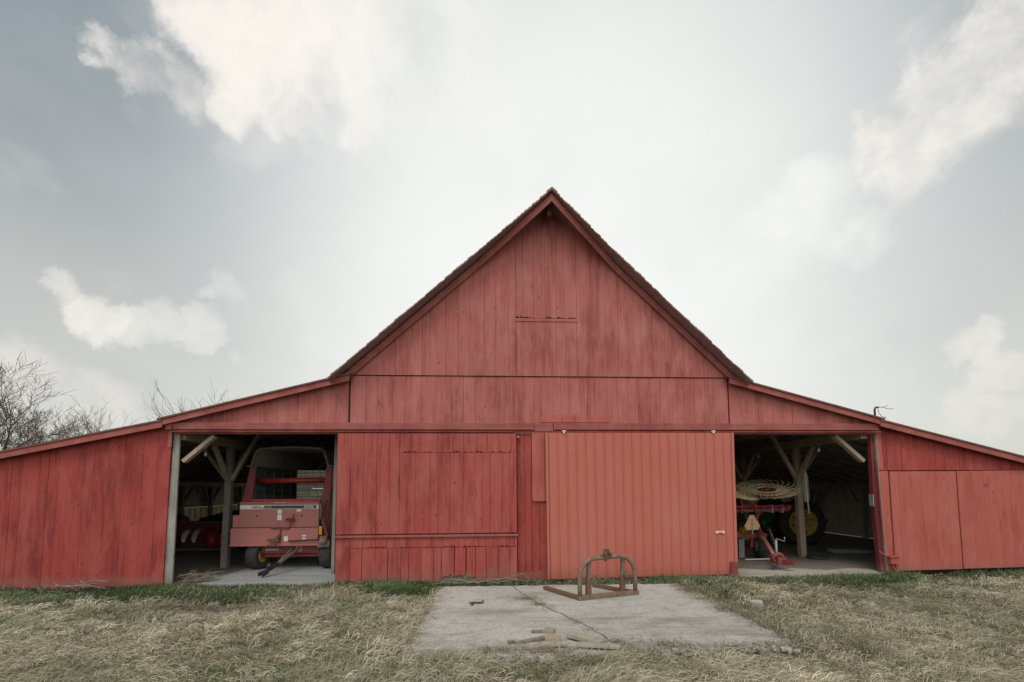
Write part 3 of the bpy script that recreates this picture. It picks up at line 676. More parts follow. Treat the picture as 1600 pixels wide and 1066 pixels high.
for k, (x, y, yaw, side) in enumerate(((-4.86,1.5,-.22,1),(-3.38,1.5,-.10,1),(-4.92,3.9,0,1),(-3.42,3.9,0,1))):
    ax = Vector((math.cos(yaw), math.sin(yaw), 0)); r = .285
    w = MB(); hw = .125
    w.lathe([(.15,-hw*.8),(.2,-hw*.95),(.255,-hw),(.28,-hw*.8),(r,-hw*.3),(r,hw*.3),(.28,hw*.8),(.255,hw),(.2,hw*.95),(.15,hw*.8)], (x,y,r), ax, 30)
    u = ax.cross(Vector((0,0,1))); 
    for j in range(26):
        a_ = 2*math.pi*j/26; rd = u*math.cos(a_)+Vector((0,0,1))*math.sin(a_); c_ = Vector((x,y,r))+rd*(r-.002)
        s_ = 1 if j % 2 else -1
        w.beam(c_+ax*(.015*s_), c_+ax*(.105*s_), .022, .014, up=rd)
    ty = w.build('tyre', M['black'], wg)
    w = MB(); w.lathe([(.001,-.05),(.05,-.06),(.08,-.03),(.13,-.03),(.16,-.09),(.16,.09),(.13,.03),(.08,.03),(.05,.06),(.001,.05)], (x,y,r), ax, 24); w.build('rim', M['yellow'], ty)
w = MB(); w.beam((-3.98,1.42,.44),(-4.16,.86,.20),.03,.045); w.beam((-4.10,1.42,.44),(-4.19,.86,.20),.03,.045); w.build('tongue', M['rustgrey'], wg)
w = MB(); w.beam((-4.17,.90,.21),(-4.29,.55,.085),.055,.06); w.beam((-4.27,.60,.10),(-4.34,.42,.07),.025,.07); w.beam((-4.23,.58,.10),(-4.27,.42,.05),.025,.07); w.lathe([(.001,-.04),(.045,-.04),(.045,.04),(.001,.04)], (-4.25,.66,.19), (1,.2,0), 12); w.tube([(-4.2,.8,.25),(-4.28,.7,.23),(-4.27,.6,.16)], .012, 6); w.build('hitch', M['darksteel'], wg)

# ------------------------------------------------------------------ harvester in the dark behind the left post
hv = thing('harvester', 'dark red field machine with exhaust stack in the shadow behind the left post', 'farm machine', (-7.9,4.2,0))
w = MB(); w.prism([(-9.2,.28),(-6.75,.28),(-6.70,.80),(-9.3,.84)], 3.7, 4.4); w.build('header_trough', M['implred3'], hv)
w = MB(); w.prism([(-9.25,.80),(-6.8,.80),(-6.55,.74),(-6.62,.80),(-6.95,.86),(-9.25,.88)], 3.60, 3.72); w.build('trough_lip', M['rustbrown'], hv)
for x in (-7.62,-7.37,-8.1):
    w = MB(); w.tube([(x-.08,3.72,.62),(x-.04,3.5,.56),(x+.06,3.28,.47),(x+.14,3.15,.40)][::-1], [.03,.06,.07,.07], 12); w.build('snout', M['slat'], hv)
w = MB(); w.tube([(-7.1,3.68,.62),(-7.05,3.58,.52),(-7.0,3.50,.30),(-7.0,3.5,.18)], [.10,.15,.13,.06], 12); w.build('gear_shield', M['implred2'], hv)
w = MB(); w.tube([(-6.84,3.66,.58),(-6.80,3.56,.48),(-6.80,3.52,.24)], [.06,.09,.07], 12); w.build('gear_shield', M['implred2'], hv)
w = MB(); w.box(-9.2,-6.7,3.40,3.62,.15,.20); w.build('lower_bar', M['rustgrey'], hv)
w = MB(); w.prism([(-8.3,.60),(-6.9,.60),(-6.9,1.08),(-7.25,1.08),(-7.6,.98),(-8.0,.88)], 4.6, 6.2); w.build('engine_hood', M['darksteel'], hv, bevel=.04)
w = MB(); w.tube([(-7.25,4.75,1.05),(-7.25,4.75,1.62)], .055, 10); w.build('exhaust_stack', M['darksteel'], hv)
for x in (-6.72,-8.6):
    w = MB(); w.lathe([(.25,-.15),(.45,-.18),(.50,-.1),(.50,.1),(.45,.18),(.25,.15)], (x,4.6,.50), (1,.1,0), 28); ty = w.build('tyre', M['black'], hv)
    w = MB(); w.lathe([(.001,-.05),(.1,-.06),(.22,-.03),(.27,-.1),(.27,.1),(.22,.03),(.1,.06),(.001,.05)], (x,4.6,.50), (1,.1,0), 20); w.build('rim', M['slat'], ty)

# ------------------------------------------------------------------ wheel rake at the right
rk = thing('wheel_rake', 'red hay rake with straw coloured finger wheels folded up and orange triangle', 'hay rake', (6.3,2.2,0))
def finger_wheel(c, nrm, r, n=40, material='tine'):
    c = Vector(c); nz = Vector(nrm).normalized(); q_ = 1.35; u = nz.cross(Vector((0,1,0))).normalized(); v = nz.cross(u)
    w = MB()
    for rr, q in ((r*.56,.016),(r*.30,.02)):
        w.tube([c+(u*math.cos(a)+v*math.sin(a))*rr for a in np.linspace(0,2*math.pi,33)], q, 6, cap=False)
    for k in range(n):
        a = 2*math.pi*k/n
        pts = [c+(u*math.cos(a+q)+v*math.sin(a+q))*rr+nz*h for rr, q, h in ((r*.30,0,0),(r*.56,.12,.01),(r*.82,.30,.012),(r,.52,.03))]
        w.tube(pts, [.012,.012,.011,.008], 4, cap=False)
    o = w.build('finger_wheel', M[material], rk)
    h = MB(); h.lathe([(.001,-.05),(.06,-.05),(.08,0),(.06,.05),(.001,.05)], c, nz, 12); h.build('hub', M['implred2'], o)
finger_wheel((6.70,2.05,1.60), (-.16,-.30,1), .72, 26)
finger_wheel((5.75,2.15,1.58), (.2,-.30,1), .72, 26)
finger_wheel((6.25,2.75,1.60), (-.05,-.34,1), .72, 26)
finger_wheel((5.45,2.5,.72), (.55,-1,.15), .72, 36, 'darksteel')
w = MB(); w.beam((5.2,2.05,1.10),(7.22,2.05,1.12),.07,.07); w.build('tool_bar', M['implred3'], rk)
w = MB(); w.beam((5.2,2.03,1.20),(7.15,2.0,1.19),.04,.04); w.box(7.14,7.24,1.98,2.10,1.13,1.23); w.build('lift_bar', M['implred2'], rk)
for x in (5.6,6.0,6.35,6.75,7.0):
    w = MB(); w.box(x,x+.05,1.97,2.11,1.05,1.24); w.build('clamp', M['steel'] if x > 6.5 else M['implred3'], rk)
for x in (6.55,6.85,7.08):
    w = MB(); w.tube([(x+.02*math.sin(k*1.6),1.96+.02*math.cos(k*1.6),1.10+.008*k) for k in range(14)], .006, 4); w.build('coil_spring', M['steel'], rk)
w = MB()
for x0, x1, zz in ((5.75,6.05,1.46),(6.28,6.72,1.52)):
    pts = []
    for k in range(13):
        a = -math.pi/2 - math.pi*k/12
        pts.append((x0+.20+.20*math.cos(a)*1.0, 1.98, 1.33+.13*math.sin(a)))
    pts = [(x1+.45,1.98,1.20)] + pts + [(x1,2.02,zz)]
    w.tube(pts, .026, 8)
w.tube([(6.15,2.0,1.20),(6.05,2.0,1.25),(6.02,2.0,1.33),(6.08,2.0,1.42),(6.2,2.05,1.47)], .024, 8)
w.build('wheel_arm', M['implred2'], rk)
w = MB(); w.tube([(6.60,2.1,1.10),(6.47,2.08,1.02),(6.40,2.05,.88),(6.43,2.0,.70),(6.45,1.9,.52)], .05, 10); w.build('mast', M['implred3'], rk)
w = MB(); w.beam((5.2,2.0,.56),(6.40,1.95,.52),.12,.11); w.tube([(6.38,1.72,.55),(6.38,2.1,.55)], .08, 12); w.build('axle_beam', M['implred3'], rk)
w = MB(); w.beam((6.40,1.85,.54),(5.92,.62,.20),.07,.08); tg = w.build('tongue', M['implred'], rk)
w = MB(); w.box(5.80,5.98,.34,.62,.13,.26); w.beam((5.86,.4,.17),(5.93,.22,.17),.03,.10); w.beam((5.96,.4,.17),(6.04,.22,.17),.03,.10); w.lathe([(.07,-.02),(.12,-.02),(.12,.02),(.07,.02)], (5.84,.40,.24), (.2,1,.1), 16); w.build('hitch', M['implred3'], tg)
w = MB()
for k in range(4):
    ox = R.uniform(-.04,.04); w.tube([(6.42+ox,1.85,.62),(6.35+ox,1.5,.60+.05*k),(6.2+ox,1.1,.42+.03*k),(6.02+ox,.75,.30),(5.9+ox,.5,.27)], .012, 6)
w.build('hydraulic_hose', M['black'], tg)
w = MB(); w.tube([(6.50,1.83,.66),(6.38,1.5,.70),(6.25,1.15,.50),(6.05,.78,.34)], .010, 6); w.tube([(6.3,1.8,.55),(6.25,1.4,.38),(6.1,1.0,.30)], .008, 6); w.build('hydraulic_hose', M['slat'], tg)
w = MB(); w.tube([(5.84,.45,-.0),(5.84,.45,.60)], .024, 8); w.box(5.78,5.90,.39,.51,-.004,.012); w.tube([(5.84,.45,.60),(5.84,.45,.63),(5.99,.40,.57),(5.99,.40,.66)], .011, 6); w.build('jack_stand', M['steel'], rk)
w = MB(); w.lathe([(.13,-.07),(.25,-.09),(.285,-.05),(.285,.05),(.25,.09),(.13,.07)], (6.42,1.98,.285), (1,-.25,0), 26); ty = w.build('tyre', M['black'], rk)
w = MB(); w.lathe([(.001,-.04),(.05,-.05),(.1,-.03),(.14,-.07),(.14,.07),(.1,.03),(.05,.05),(.001,.04)], (6.42,1.98,.285), (1,-.25,0), 18); w.build('rim', M['slat'], ty)
w = MB(); w.beam((6.22,1.95,.50),(6.20,1.95,.26),.07,.08,up=(0,1,0)); w.build('wheel_leg', M['implred2'], rk)
w = MB(); w.prism([(5.965,.68),(6.235,.68),(6.285,.77),(6.145,1.02),(6.055,1.02),(5.915,.77)], 1.70, 1.706); sm = w.build('slow_sign', M['orange'], rk)
w = MB(); w.box(6.085,6.115,1.692,1.699,.58,.93); w.build('sign_post', M['steel'], sm)
w = MB(); w.beam((5.98,2.0,.0),(5.99,2.0,.44),.13,.05,up=(0,1,0)); w.build('parking_stand', M['steel'], rk)

# ------------------------------------------------------------------ tractor deep in the right wing
tr = thing('tractor', 'old green tractor with yellow wheel rims parked in the dark right wing', 'tractor', (8.7,4.6,0))
def wheel(x, y, r, rimr, hw, name_parent):
    w = MB(); w.lathe([(rimr*.98,-hw*.8),(r*.82,-hw),(r*.95,-hw*.8),(r,-hw*.4),(r,hw*.4),(r*.95,hw*.8),(r*.82,hw),(rimr*.98,hw*.8)], (x,y,r), (.15,1,0), 32)
    ax = Vector((.15,1,0)).normalized(); u = ax.cross(Vector((0,0,1)))
    for j in range(22):
        a_ = 2*math.pi*j/22; rd = u*math.cos(a_)+Vector((0,0,1))*math.sin(a_); c_ = Vector((x,y,r))+rd*r
        w.beam(c_, c_+ax*(hw*.9*(1 if j % 2 else -1))+rd.cross(ax)*.05, .035, .04, up=rd)
    t_ = w.build('tyre', M['black'], name_parent)
    w = MB(); w.lathe([(.001,-hw*.55),(rimr*.16,-hw*.6),(rimr*.2,-hw*.35),(rimr*.78,-hw*.45),(rimr*.86,-hw*.8),(rimr,-hw*.9),(rimr,hw*.9)], (x,y,r), (.15,1,0), 30)
    rm = w.build('rim', M['yellow'], name_parent)
    w = MB()
    for j in range(8):
        a_ = 2*math.pi*j/8+.3; rd = u*math.cos(a_)+Vector((0,0,1))*math.sin(a_); c_ = Vector((x,y,r))+rd*rimr*(.55 if j % 2 else .72)-ax*hw*.46
        w = MB(); w.lathe([(.001,-.02),(.022,-.02),(.022,.0)], c_, ax, 8); w.build('wheel_bolt', M['darksteel'], rm)
wheel(9.0,4.15,.64,.385,.17,tr); wheel(7.35,4.2,.36,.20,.09,tr); wheel(9.0,5.5,.64,.385,.17,tr); wheel(7.35,5.4,.36,.20,.09,tr)
w = MB(); w.prism([(7.1,.62),(8.6,.62),(8.7,1.05),(8.5,1.12),(7.2,1.06),(7.08,.95)], 4.55, 5.05); w.build('hood', M['green'], tr, bevel=.04)
w = MB(); w.box(7.3,9.1,4.65,4.95,.42,.62); w.tube([(9.0,4.15,.64),(9.0,5.5,.64)], .09, 10); w.tube([(7.35,4.2,.36),(7.35,5.4,.36)], .05, 8); w.build('chassis', M['green'], tr)
w = MB(); w.lathe([(.001,-.1),(.16,-.1),(.17,.0),(.16,.1),(.001,.1)], (8.15,4.5,.62), (0,1,0), 18); w.build('flywheel_cover', M['green'], tr)
w = MB(); w.tube([(7.7,4.8,1.1),(7.7,4.8,1.6)], .035, 8); w.build('exhaust_pipe', M['darksteel'], tr)
w = MB(); w.box(8.95,9.4,4.6,5.05,.95,1.02); w.box(9.36,9.42,4.6,5.05,1.02,1.3); w.build('seat', M['black'], tr)
w = MB(); w.tube([Vector((8.72,4.82,1.3))+Vector((.06*math.cos(a),.18*math.sin(a),.16*math.cos(a))) for a in np.linspace(0,2*math.pi,20)], .014, 6); w.tube([(8.4,4.82,1.1),(8.72,4.82,1.3)], .015, 6); w.build('steering_wheel', M['black'], tr)

# frayed rope hank hanging from the right post
hk = thing('rope_hank', 'pale frayed rope hank hanging from the right timber post', 'rope', (7.68,2.04,1.2))
w = MB()
for k in range(60):
    x = 7.68+R.gauss(0,.020); y = 2.04+R.gauss(0,.018); z1 = R.uniform(1.28,1.6)
    w.tube([(7.665+R.gauss(0,.008),2.04,2.10),(x,y,1.9),(x+R.gauss(0,.012),y,(1.9+z1)/2),(x+R.gauss(0,.02),y,z1)], .008, 4)
w.build('strands', M['fleece'], hk)
w = MB(); w.tube([(7.655,2.0,2.0),(7.67,2.0,1.5),(7.695,2.0,1.02)], .015, 6); w.build('pole', M['slat'], hk)
# things lying on the right floor
b = MB(); b.beam((8.6,2.55,.06),(9.4,2.45,.05),.28,.09); b.beam((9.38,2.42,.04),(11.4,2.6,.03),.16,.05); tag(b.build('floor_board', M['bluegrey']), 'grey blue boards lying on the dirt floor of the right wing', 'boards')
b = MB(); b.lathe([(.09,.0),(.20,.0),(.23,.02),(.20,.05),(.12,.04),(.09,.0)], (7.72,1.85,-.008), (0,0,1), 20); tag(b.build('rubber_ring', M['black']), 'black rubber ring lying at the foot of the right post', 'tyre')
b = MB(); b.tube([(5.85,1.62,.02),(6.3,1.60,.03),(6.75,1.68,.02)], .014, 6); tag(b.build('stick', M['slat']), 'pale thin stick on the floor below the hay rake', 'stick')

# ------------------------------------------------------------------ rusty frame on the pad
fr = thing('lift_frame', 'rusty arched three point lift frame standing on the concrete pad', 'metal frame', (1.85,-1.6,.012))
A = Vector((1.37,-1.74,.0)); B = Vector((2.31,-1.43,.0)); e = (B-A).normalized(); bk = Vector((-e.y, e.x, 0)); z0 = .013
def along(t, z, back=0): 
    q = A+(B-A)*t+bk*back; return Vector((q.x, q.y, z0+z))
pts = [along(.0,.03), along(.0,.30), along(.012,.40), along(.05,.49), along(.11,.55), along(.19,.588), along(.28,.60), along(.72,.605), along(.81,.59), along(.89,.545), along(.95,.48), along(.985,.40), along(1,.30), along(1,.03)]
w = MB(); w.tube(pts, .034, 10); w.build('arch', M['rust'], fr)
w = MB(); w.beam(along(-.04,.03),along(1.04,.03),.09,.06); w.build('front_bar', M['rust'], fr, bevel=.006)
w = MB(); w.beam(Vector((1.36,-1.72,z0+.03)),Vector((.94,-.98,z0+.03)),.075,.055); w.build('fork_bar', M['rustbrown'], fr, bevel=.005)
w = MB(); w.beam(Vector((2.27,-1.42,z0+.03)),Vector((1.78,-.85,z0+.03)),.075,.055); w.build('fork_bar', M['rustbrown'], fr, bevel=.005)
for t in (.185, .80):
    w = MB(); w.beam(along(t,.28,.06),along(t,.585,.03),.055,.05,up=bk); w.beam(along(t+.02,.28,.075),along(t+.02,.585,.05),.012,.07,up=bk); up_ = w.build('upright', M['rustgrey'], fr)
    w = MB(); w.beam(along(t,.03,.06),along(t,.29,.06),.075,.06,up=bk); w.build('upright_foot', M['rustbrown'], up_)
w = MB(); w.lathe([(.001,-.05),(.05,-.05),(.06,-.02),(.06,.03),(.03,.05),(.001,.05)], along(.86,.30,.02), bk, 12); w.beam(along(.85,.16,.02),along(.87,.30,.02),.05,.03,up=bk); w.build('lift_pin', M['rustbrown'], fr)
w = MB()
for t in (.435,.505): w.prism([(-.03,-.05),(.03,-.05),(.045,.03),(.03,.11),(-.035,.09),(-.045,.0)], -.011, .011); n0 = 24; 
w.v = []; w.f = []; w.t = []; w.sm = []
for t, tilt in ((.425,.15),(.515,-.06)):
    c_ = along(t,.64)
    w.beam(c_-Vector((0,0,.06))+bk*.0, c_+Vector((tilt*.3,0,.085)), .022, .085, up=bk)
    w.beam(c_+Vector((-.02,0,.02))-bk*.05, c_+Vector((.02,0,.03))-bk*.05, .03, .10, up=bk)
w.tube([along(.37,.64,-.02), along(.56,.65,-.02)], .016, 8); w.tube([along(.45,.545,-.01), along(.46,.60,-.02)], .022, 8)
w.build('top_link_bracket', M['rustbrown'], fr)

# ------------------------------------------------------------------ scraps on the pad and in the grass
def scrap(name, m, c, L, W, H, ang, tilt, label, cat, group=None):
    w = MB(); d_ = Vector((math.cos(ang), math.sin(ang), tilt)); c = Vector(c)
    w.beam(c-d_*L/2, c+d_*L/2, W, H); o = w.build(name, M[m], None, bevel=.004); tag(o, label, cat, group); return o
G = 'scrap wood at the front edge of the pad'
scrap('wood_scrap','brick',(.57,-3.19,.024),.13,.05,.022,.05,0,'small thin brown scrap left of the yellow block on the pad','wood scrap',G)
scrap('wood_block','lumber2',(.715,-3.20,.036),.12,.09,.045,-.35,0,'yellowish wood block lying alone in the middle of the pad','wood block',G)
scrap('wood_block','lumber2',(.70,-3.60,.080),.17,.09,.04,-.18,0,'yellowish wood block on top of the front scrap pile','wood block',G)
scrap('wood_scrap','stick',(.46,-3.56,.045),.34,.06,.03,.25,.08,'thin dark stick leaning behind the front scrap pile','wood scrap',G)
scrap('plank','lumber',(.62,-3.68,.040),.42,.12,.035,.12,.02,'flat pale plank under the yellow block of the pile','plank',G)
scrap('plank','lumber',(.40,-3.72,.035),.26,.10,.035,-.1,0,'short pale board at the left end of the scrap pile','plank',G)
scrap('wood_scrap','brick',(.56,-3.81,.024),.26,.06,.024,.02,0,'pinkish brown piece at the front of the scrap pile','wood scrap',G)
scrap('wood_scrap','brick',(.25,-3.55,.03),.07,.04,.04,.6,0,'tiny orange brown chip at the far left of the pile','wood scrap',G)
scrap('plank','lumber',(1.06,-3.56,.055),.42,.12,.045,-.75,-.02,'thick grey plank pointing back to the frame, right of the pile','plank',G)
scrap('plank','lumber',(1.15,-3.76,.045),.44,.10,.03,-.22,.0,'long pale plank lying frontmost right of the scrap pile','plank',G)
for (x, y, rr, lab) in ((5.35,-.66,.24,'flat pale stone slab in the grass before the right opening'),(-3.40,-1.15,.16,'flat pale stone in the green grass before the wagon'),(-2.36,-1.50,.14,'small flat stone in the grass before the wooden door'),(3.95,-1.95,.10,'bleached flat chunk in the dry grass right of the pad')):
    w = MB(); poly = [(x+rr*R.uniform(.8,1.2)*math.cos(a), y+rr*.6*R.uniform(.8,1.2)*math.sin(a)) for a in np.linspace(0,2*math.pi,9)[:-1]]
    w.flat(poly, -.06, .012); tag(w.build('flat_stone', M['stone'], None, bevel=.01), lab, 'stone', 'flat stones in the grass')
w = MB(); w.tube([(-.26,-1.86,.03),(-.20,-1.88,.045),(-.16,-1.84,.03),(-.08,-1.84,.03),(-.06,-1.80,.05)], .012, 5); w.tube([(-.20,-1.88,.04),(-.23,-1.96,.025)], .010, 5); tag(w.build('twig', M['darksteel']), 'small dark forked twig on the left of the pad', 'twig')
w = MB()
for k in range(26):
    x = -1.05+R.random()*1.6; y = -.36+R.gauss(0,.07); a_ = R.gauss(0,.25); L = R.uniform(.2,.5)
    w.tube([(x,y,.02),(x+L*.5*math.cos(a_),y+L*.5*math.sin(a_),R.uniform(.03,.07)),(x+L*math.cos(a_),y+L*math.sin(a_),.02+R.random()*.04)], .006, 4)
tag(w.build('stick_litter', M['stick']), 'loose dry stalks along the foot of the wooden door', 'sticks', kind='stuff')
w = MB(); w.tube([(-.6,-.42,.10),(-.2,-.45,.03),(.25,-.45,.09),(.62,-.42,.165),(.66,-.42,.165),(.76,-.46,-.01)], .007, 6); tag(w.build('bent_rod', M['stick']), 'thin pale bent rod leaning at the foot of the wooden door', 'rod')
for (x, y, n, sx, sy, zz, lab) in ((-7.0,-.30,14,.36,.08,.10,'heap of pale dry sticks against the left wing wall'),(-5.33,.22,60,.24,.16,.15,'tangle of brushwood just inside the left opening')):
    t = MB()
    for k in range(n):
        a_ = R.uniform(-.6,.6) if x < -6 else R.uniform(-.9,2.6); L = R.uniform(.15,.6) if x > -6 else R.uniform(.25,.7); c_ = Vector((x+R.gauss(0,sx*.5), y+R.gauss(0,sy*.6), R.uniform(.02,zz))); d_ = Vector((math.cos(a_), math.sin(a_), R.gauss(0,.12 if x < -6 else .3)))
        d_.z = max(-.08, min(.14, d_.z)); t.tube([c_-d_*L/2, c_+Vector((0,0,R.gauss(0,.03))), c_+d_*L/2], R.uniform(.003,.009), 4)
    tag(t.build('brush_heap', M['stick']), lab, 'brushwood', 'heaps of sticks')

# ------------------------------------------------------------------ bare trees beyond the barn
def bare_tree(name, x, y, H, seed, label, rmin=.011, spread=.5, levels=6, lean=.0, kids=(3,4)):
    rr = random.Random(seed); tr_ = thing(name, label, 'tree', (x, y, -.1), 'bare trees behind the barn'); tk = MB(); br = MB()
    def grow(p, d, L, r, lev):
        pts = [p]; q = p; dd = d; n = 4 if lev < 4 else 3; rs = [r]
        for k in range(n):
            dd = (dd + Vector((rr.gauss(0,.13), rr.gauss(0,.13), rr.gauss(.05,.08)))).normalized(); q = q+dd*L/n; pts.append(q); rs.append(max(rmin*.7, r*(1-.45*(k+1)/n)))
        (tk if lev == 0 else br).tube(pts, rs, 6 if lev < 3 else 3, cap=False)
        if lev >= levels: return
        nk = 6 if lev == 0 else 5 if lev == 1 else rr.randint(*kids)
        for k in range(nk):
            t = rr.uniform(.35,1) if k else 1.0
            if lev == 0: t = rr.uniform(.45,1)
            i = min(int(t*n), n-1); base = pts[i].lerp(pts[i+1], t*n-i)
            ax = Vector((rr.gauss(0,1), rr.gauss(0,1), rr.gauss(0,.4))); ax = (ax-dd*ax.dot(dd)).normalized()
            nd = (dd*rr.uniform(.65,1.0)+ax*rr.uniform(spread*.7,spread*1.4)+Vector((0,0,.10))).normalized()
            grow(base, nd, L*(rr.uniform(.8,1.05) if lev == 0 else rr.uniform(.6,.82)), max(rmin, r*.52), lev+1)
    grow(Vector((x,y,-.1)), Vector((lean,0,1)), H*.26, H*.016, 0)
    tk.build('trunk', M['bark'], tr_); br.build('branches', M['bark'], tr_)
bare_tree('bare_tree', -33.6, 22, 12.2, 8, 'large bare spreading tree rising behind the left end of the barn', .010, .60, 6, kids=(3,4))
bare_tree('bare_tree', -30.4, 28, 9.6, 11, 'low thin bare treetop just above the left wing roof', .009, .5, 5, kids=(2,3))
bare_tree('bare_tree', -20.5, 26, 10.9, 21, 'faint bare treetop closest to the tall gable roof', .009, .42, 5, kids=(2,3))

# ------------------------------------------------------------------ grass
def snoise(x, y, seed, f):
    r = np.random.default_rng(seed); out = 0*x
    for k in range(7):
        a = r.uniform(0, 6.28); q = f*r.uniform(.5,1.8); ph = r.uniform(0,6.28); out = out+np.sin((x*np.cos(a)+y*np.sin(a))*q+ph)
    return out/7**.5
def grass(name, x, y, length, lean, az, width, cols, m, label, cat, zoff=0):
    n = len(x); s = np.array([0,.4,.75,1.0]); ww = np.array([1,.9,.6,.08])
    z = gz(x, y)+zoff; dx, dy = np.cos(az), np.sin(az)
    hx = np.stack([length*np.sin(lean*k) *k for k in s], 1); hz = np.stack([length*k*np.cos(lean*k*.98) for k in s], 1)
    hz = np.maximum(hz, .004)
    px = x[:,None]+dx[:,None]*hx; py = y[:,None]+dy[:,None]*hx; pz = z[:,None]+hz
    ta = az+np.pi/2+rng.normal(0,.5,n)
    ox = np.cos(ta)[:,None]*width[:,None]*ww/2; oy = np.sin(ta)[:,None]*width[:,None]*ww/2
    V = np.empty((n,8,3)); V[:,0::2,0] = px-ox; V[:,0::2,1] = py-oy; V[:,0::2,2] = pz; V[:,1::2,0] = px+ox; V[:,1::2,1] = py+oy; V[:,1::2,2] = pz+.002
    F = np.array([[0,1,3,2],[2,3,5,4],[4,5,7,6]]); FA = (np.arange(n)[:,None,None]*8+F[None]).reshape(-1)
    me = bpy.data.meshes.new(name); me.vertices.add(n*8); me.vertices.foreach_set('co', V.reshape(-1).astype(np.float32))
    me.loops.add(len(FA)); me.loops.foreach_set('vertex_index', FA.astype(np.int32)); me.polygons.add(n*3)
    me.polygons.foreach_set('loop_start', np.arange(0, n*12, 4, dtype=np.int32)); me.polygons.foreach_set('loop_total', np.full(n*3, 4, dtype=np.int32))
    at = me.attributes.new('blade', 'FLOAT_COLOR', 'FACE'); cc = np.repeat(np.concatenate([cols, np.ones((n,1))], 1), 3, axis=0); at.data.foreach_set('color', cc.reshape(-1).astype(np.float32))
    me.update(calc_edges=True); me.materials.append(m); o = bpy.data.objects.new(name, me); C.objects.link(o); return tag(o, label, cat, kind='stuff')
def sample(n, ymin, ymax):
    u = rng.random(n); d0, d1 = 8.585+ymin, 8.585+ymax; d = d0*(d1/d0)**u
    y = d-8.585; hw = d*1.30+1.6; x = rng.uniform(-1, 1, n)*hw+.05*d
    return x, y
STRAW = np.array([(.56,.50,.365),(.46,.41,.29),(.63,.58,.45),(.36,.31,.22),(.50,.465,.345)]); GREEN = np.array([(.080,.130,.052),(.105,.155,.062),(.06,.105,.045),(.13,.17,.075)])
def stripline(x, y): return -1.27+.20*snoise(x, y, 3, 1.6)+.06*snoise(x, y, 23, 6)+np.where(x > 3.4, .45, 0)
# matted straw in small swept clumps
cx, cy = sample(21000, -6.3, -.5); keep = ~inpad(cx, cy, .03) & (cy < stripline(cx, cy)+.05) & (rng.random(21000) < np.clip(.8+.3*snoise(cx, cy, 4, 2.4), .4, 1)); cx, cy = cx[keep], cy[keep]
nc = len(cx); nb = 18; ca = 1.6*snoise(cx, cy, 7, 1.7)+rng.normal(0, 1.3, nc)
big = np.clip(snoise(cx, cy, 6, 2.2)-.55, 0, 1.2)
cl_ = rng.uniform(.05, .13, nc)*(1+.7*big); cle = np.clip(rng.normal(1.40, .16, nc)-.45*big, .6, 1.6); ctone = rng.uniform(.66, 1.22, nc)*(1+.13*snoise(cx, cy, 8, 1.3)+.07*snoise(cx, cy, 18, 4))
cc = STRAW[rng.integers(0, 5, nc)]*ctone[:,None]
cgr = rng.random(nc) < np.clip(.16+.34*snoise(cx, cy, 9, 1.5)+np.where(cx > 3, .14, 0)+np.where(cy < -3.9, .08, 0), .03, .75)
cc[cgr] = cc[cgr]*.42+GREEN[rng.integers(0, 4, cgr.sum())]*.75
brown = np.clip(np.maximum(1.6*(snoise(cx, cy, 17, 2.3)-1.2), 1.15*np.exp(-((cx+4.1)/.9)**2-((cy+1.75-.15*(cx+4.1))/.22)**2)), 0, 1)[:,None]; cc = cc*(1-brown*.7)+np.array([.12,.085,.065])*brown*.7
cc = cc*(1-.12*np.clip((cx-3)/3, 0, 1)[:,None])
rp = lambda a: np.repeat(a, nb, axis=0); n = nc*nb
xd = rp(cx)+rng.normal(0, .06, n); yd = rp(cy)+rng.normal(0, .06, n); ok = ~inpad(xd, yd, -.005); 
az = rp(ca)+rng.normal(0, .8, n); ln = rp(cl_)*rng.uniform(.5, 1.3, n); le = np.clip(rp(cle)+rng.normal(0, .16, n), .2, 1.66)
c = rp(cc)*rng.uniform(.75, 1.2, (n,1)); wd_ = rng.uniform(.003, .0065, n)*np.clip((8.585+yd)/5, .8, 1.6)
grass('dry_grass', xd[ok], yd[ok], ln[ok], le[ok], az[ok], wd_[ok], c[ok], M['blade'], 'matted dry straw coloured lawn grass before the barn', 'grass', rng.uniform(-.01, .035, ok.sum()))
# short green growth along the barn foot and scattered in the lawn
x, y = sample(150000, -6.3, -.12); x2, y2 = sample(110000, -1.6, -.10); x = np.concatenate([x, x2]); y = np.concatenate([y, y2]); keep = ~inpad(x, y, -.01); x, y = x[keep], y[keep]; sl = stripline(x, y); st_ = y > sl
lawn = rng.random(len(x)) < np.clip(.10+.22*snoise(x, y, 9, 1.3)+.1*snoise(x, y, 10, 4)+np.where(x > 3, .05, 0), .02, .5)
door_ = ~((y > -.35) & (x > 5) & (x < 7.5) & (rng.random(len(x)) < .8)); keep = (st_ | lawn) & door_; x, y, st_ = x[keep], y[keep], st_[keep]; n = len(x)
az = rng.uniform(0, 6.28, n); ln = np.where(st_, rng.uniform(.05,.13,n), rng.uniform(.03,.09,n)); le = np.clip(rng.normal(.95,.4,n), 0, 1.5)
clump = np.clip(.85+.35*snoise(x, y, 12, 5), .4, 1.5)
c = GREEN[rng.integers(0, 4, n)]*rng.uniform(.6, 1.3, (n,1))*clump[:,None]; mixd = rng.random(n) < np.clip(.20+.18*snoise(x, y, 31, 2.1), .05, .6); c[mixd] = STRAW[rng.integers(0,5,mixd.sum())]*.7
grass('green_grass', x, y, ln*clump, le, az, rng.uniform(.006,.012,n), c, M['blade'], 'short dark green grass along the foot of the barn', 'grass')
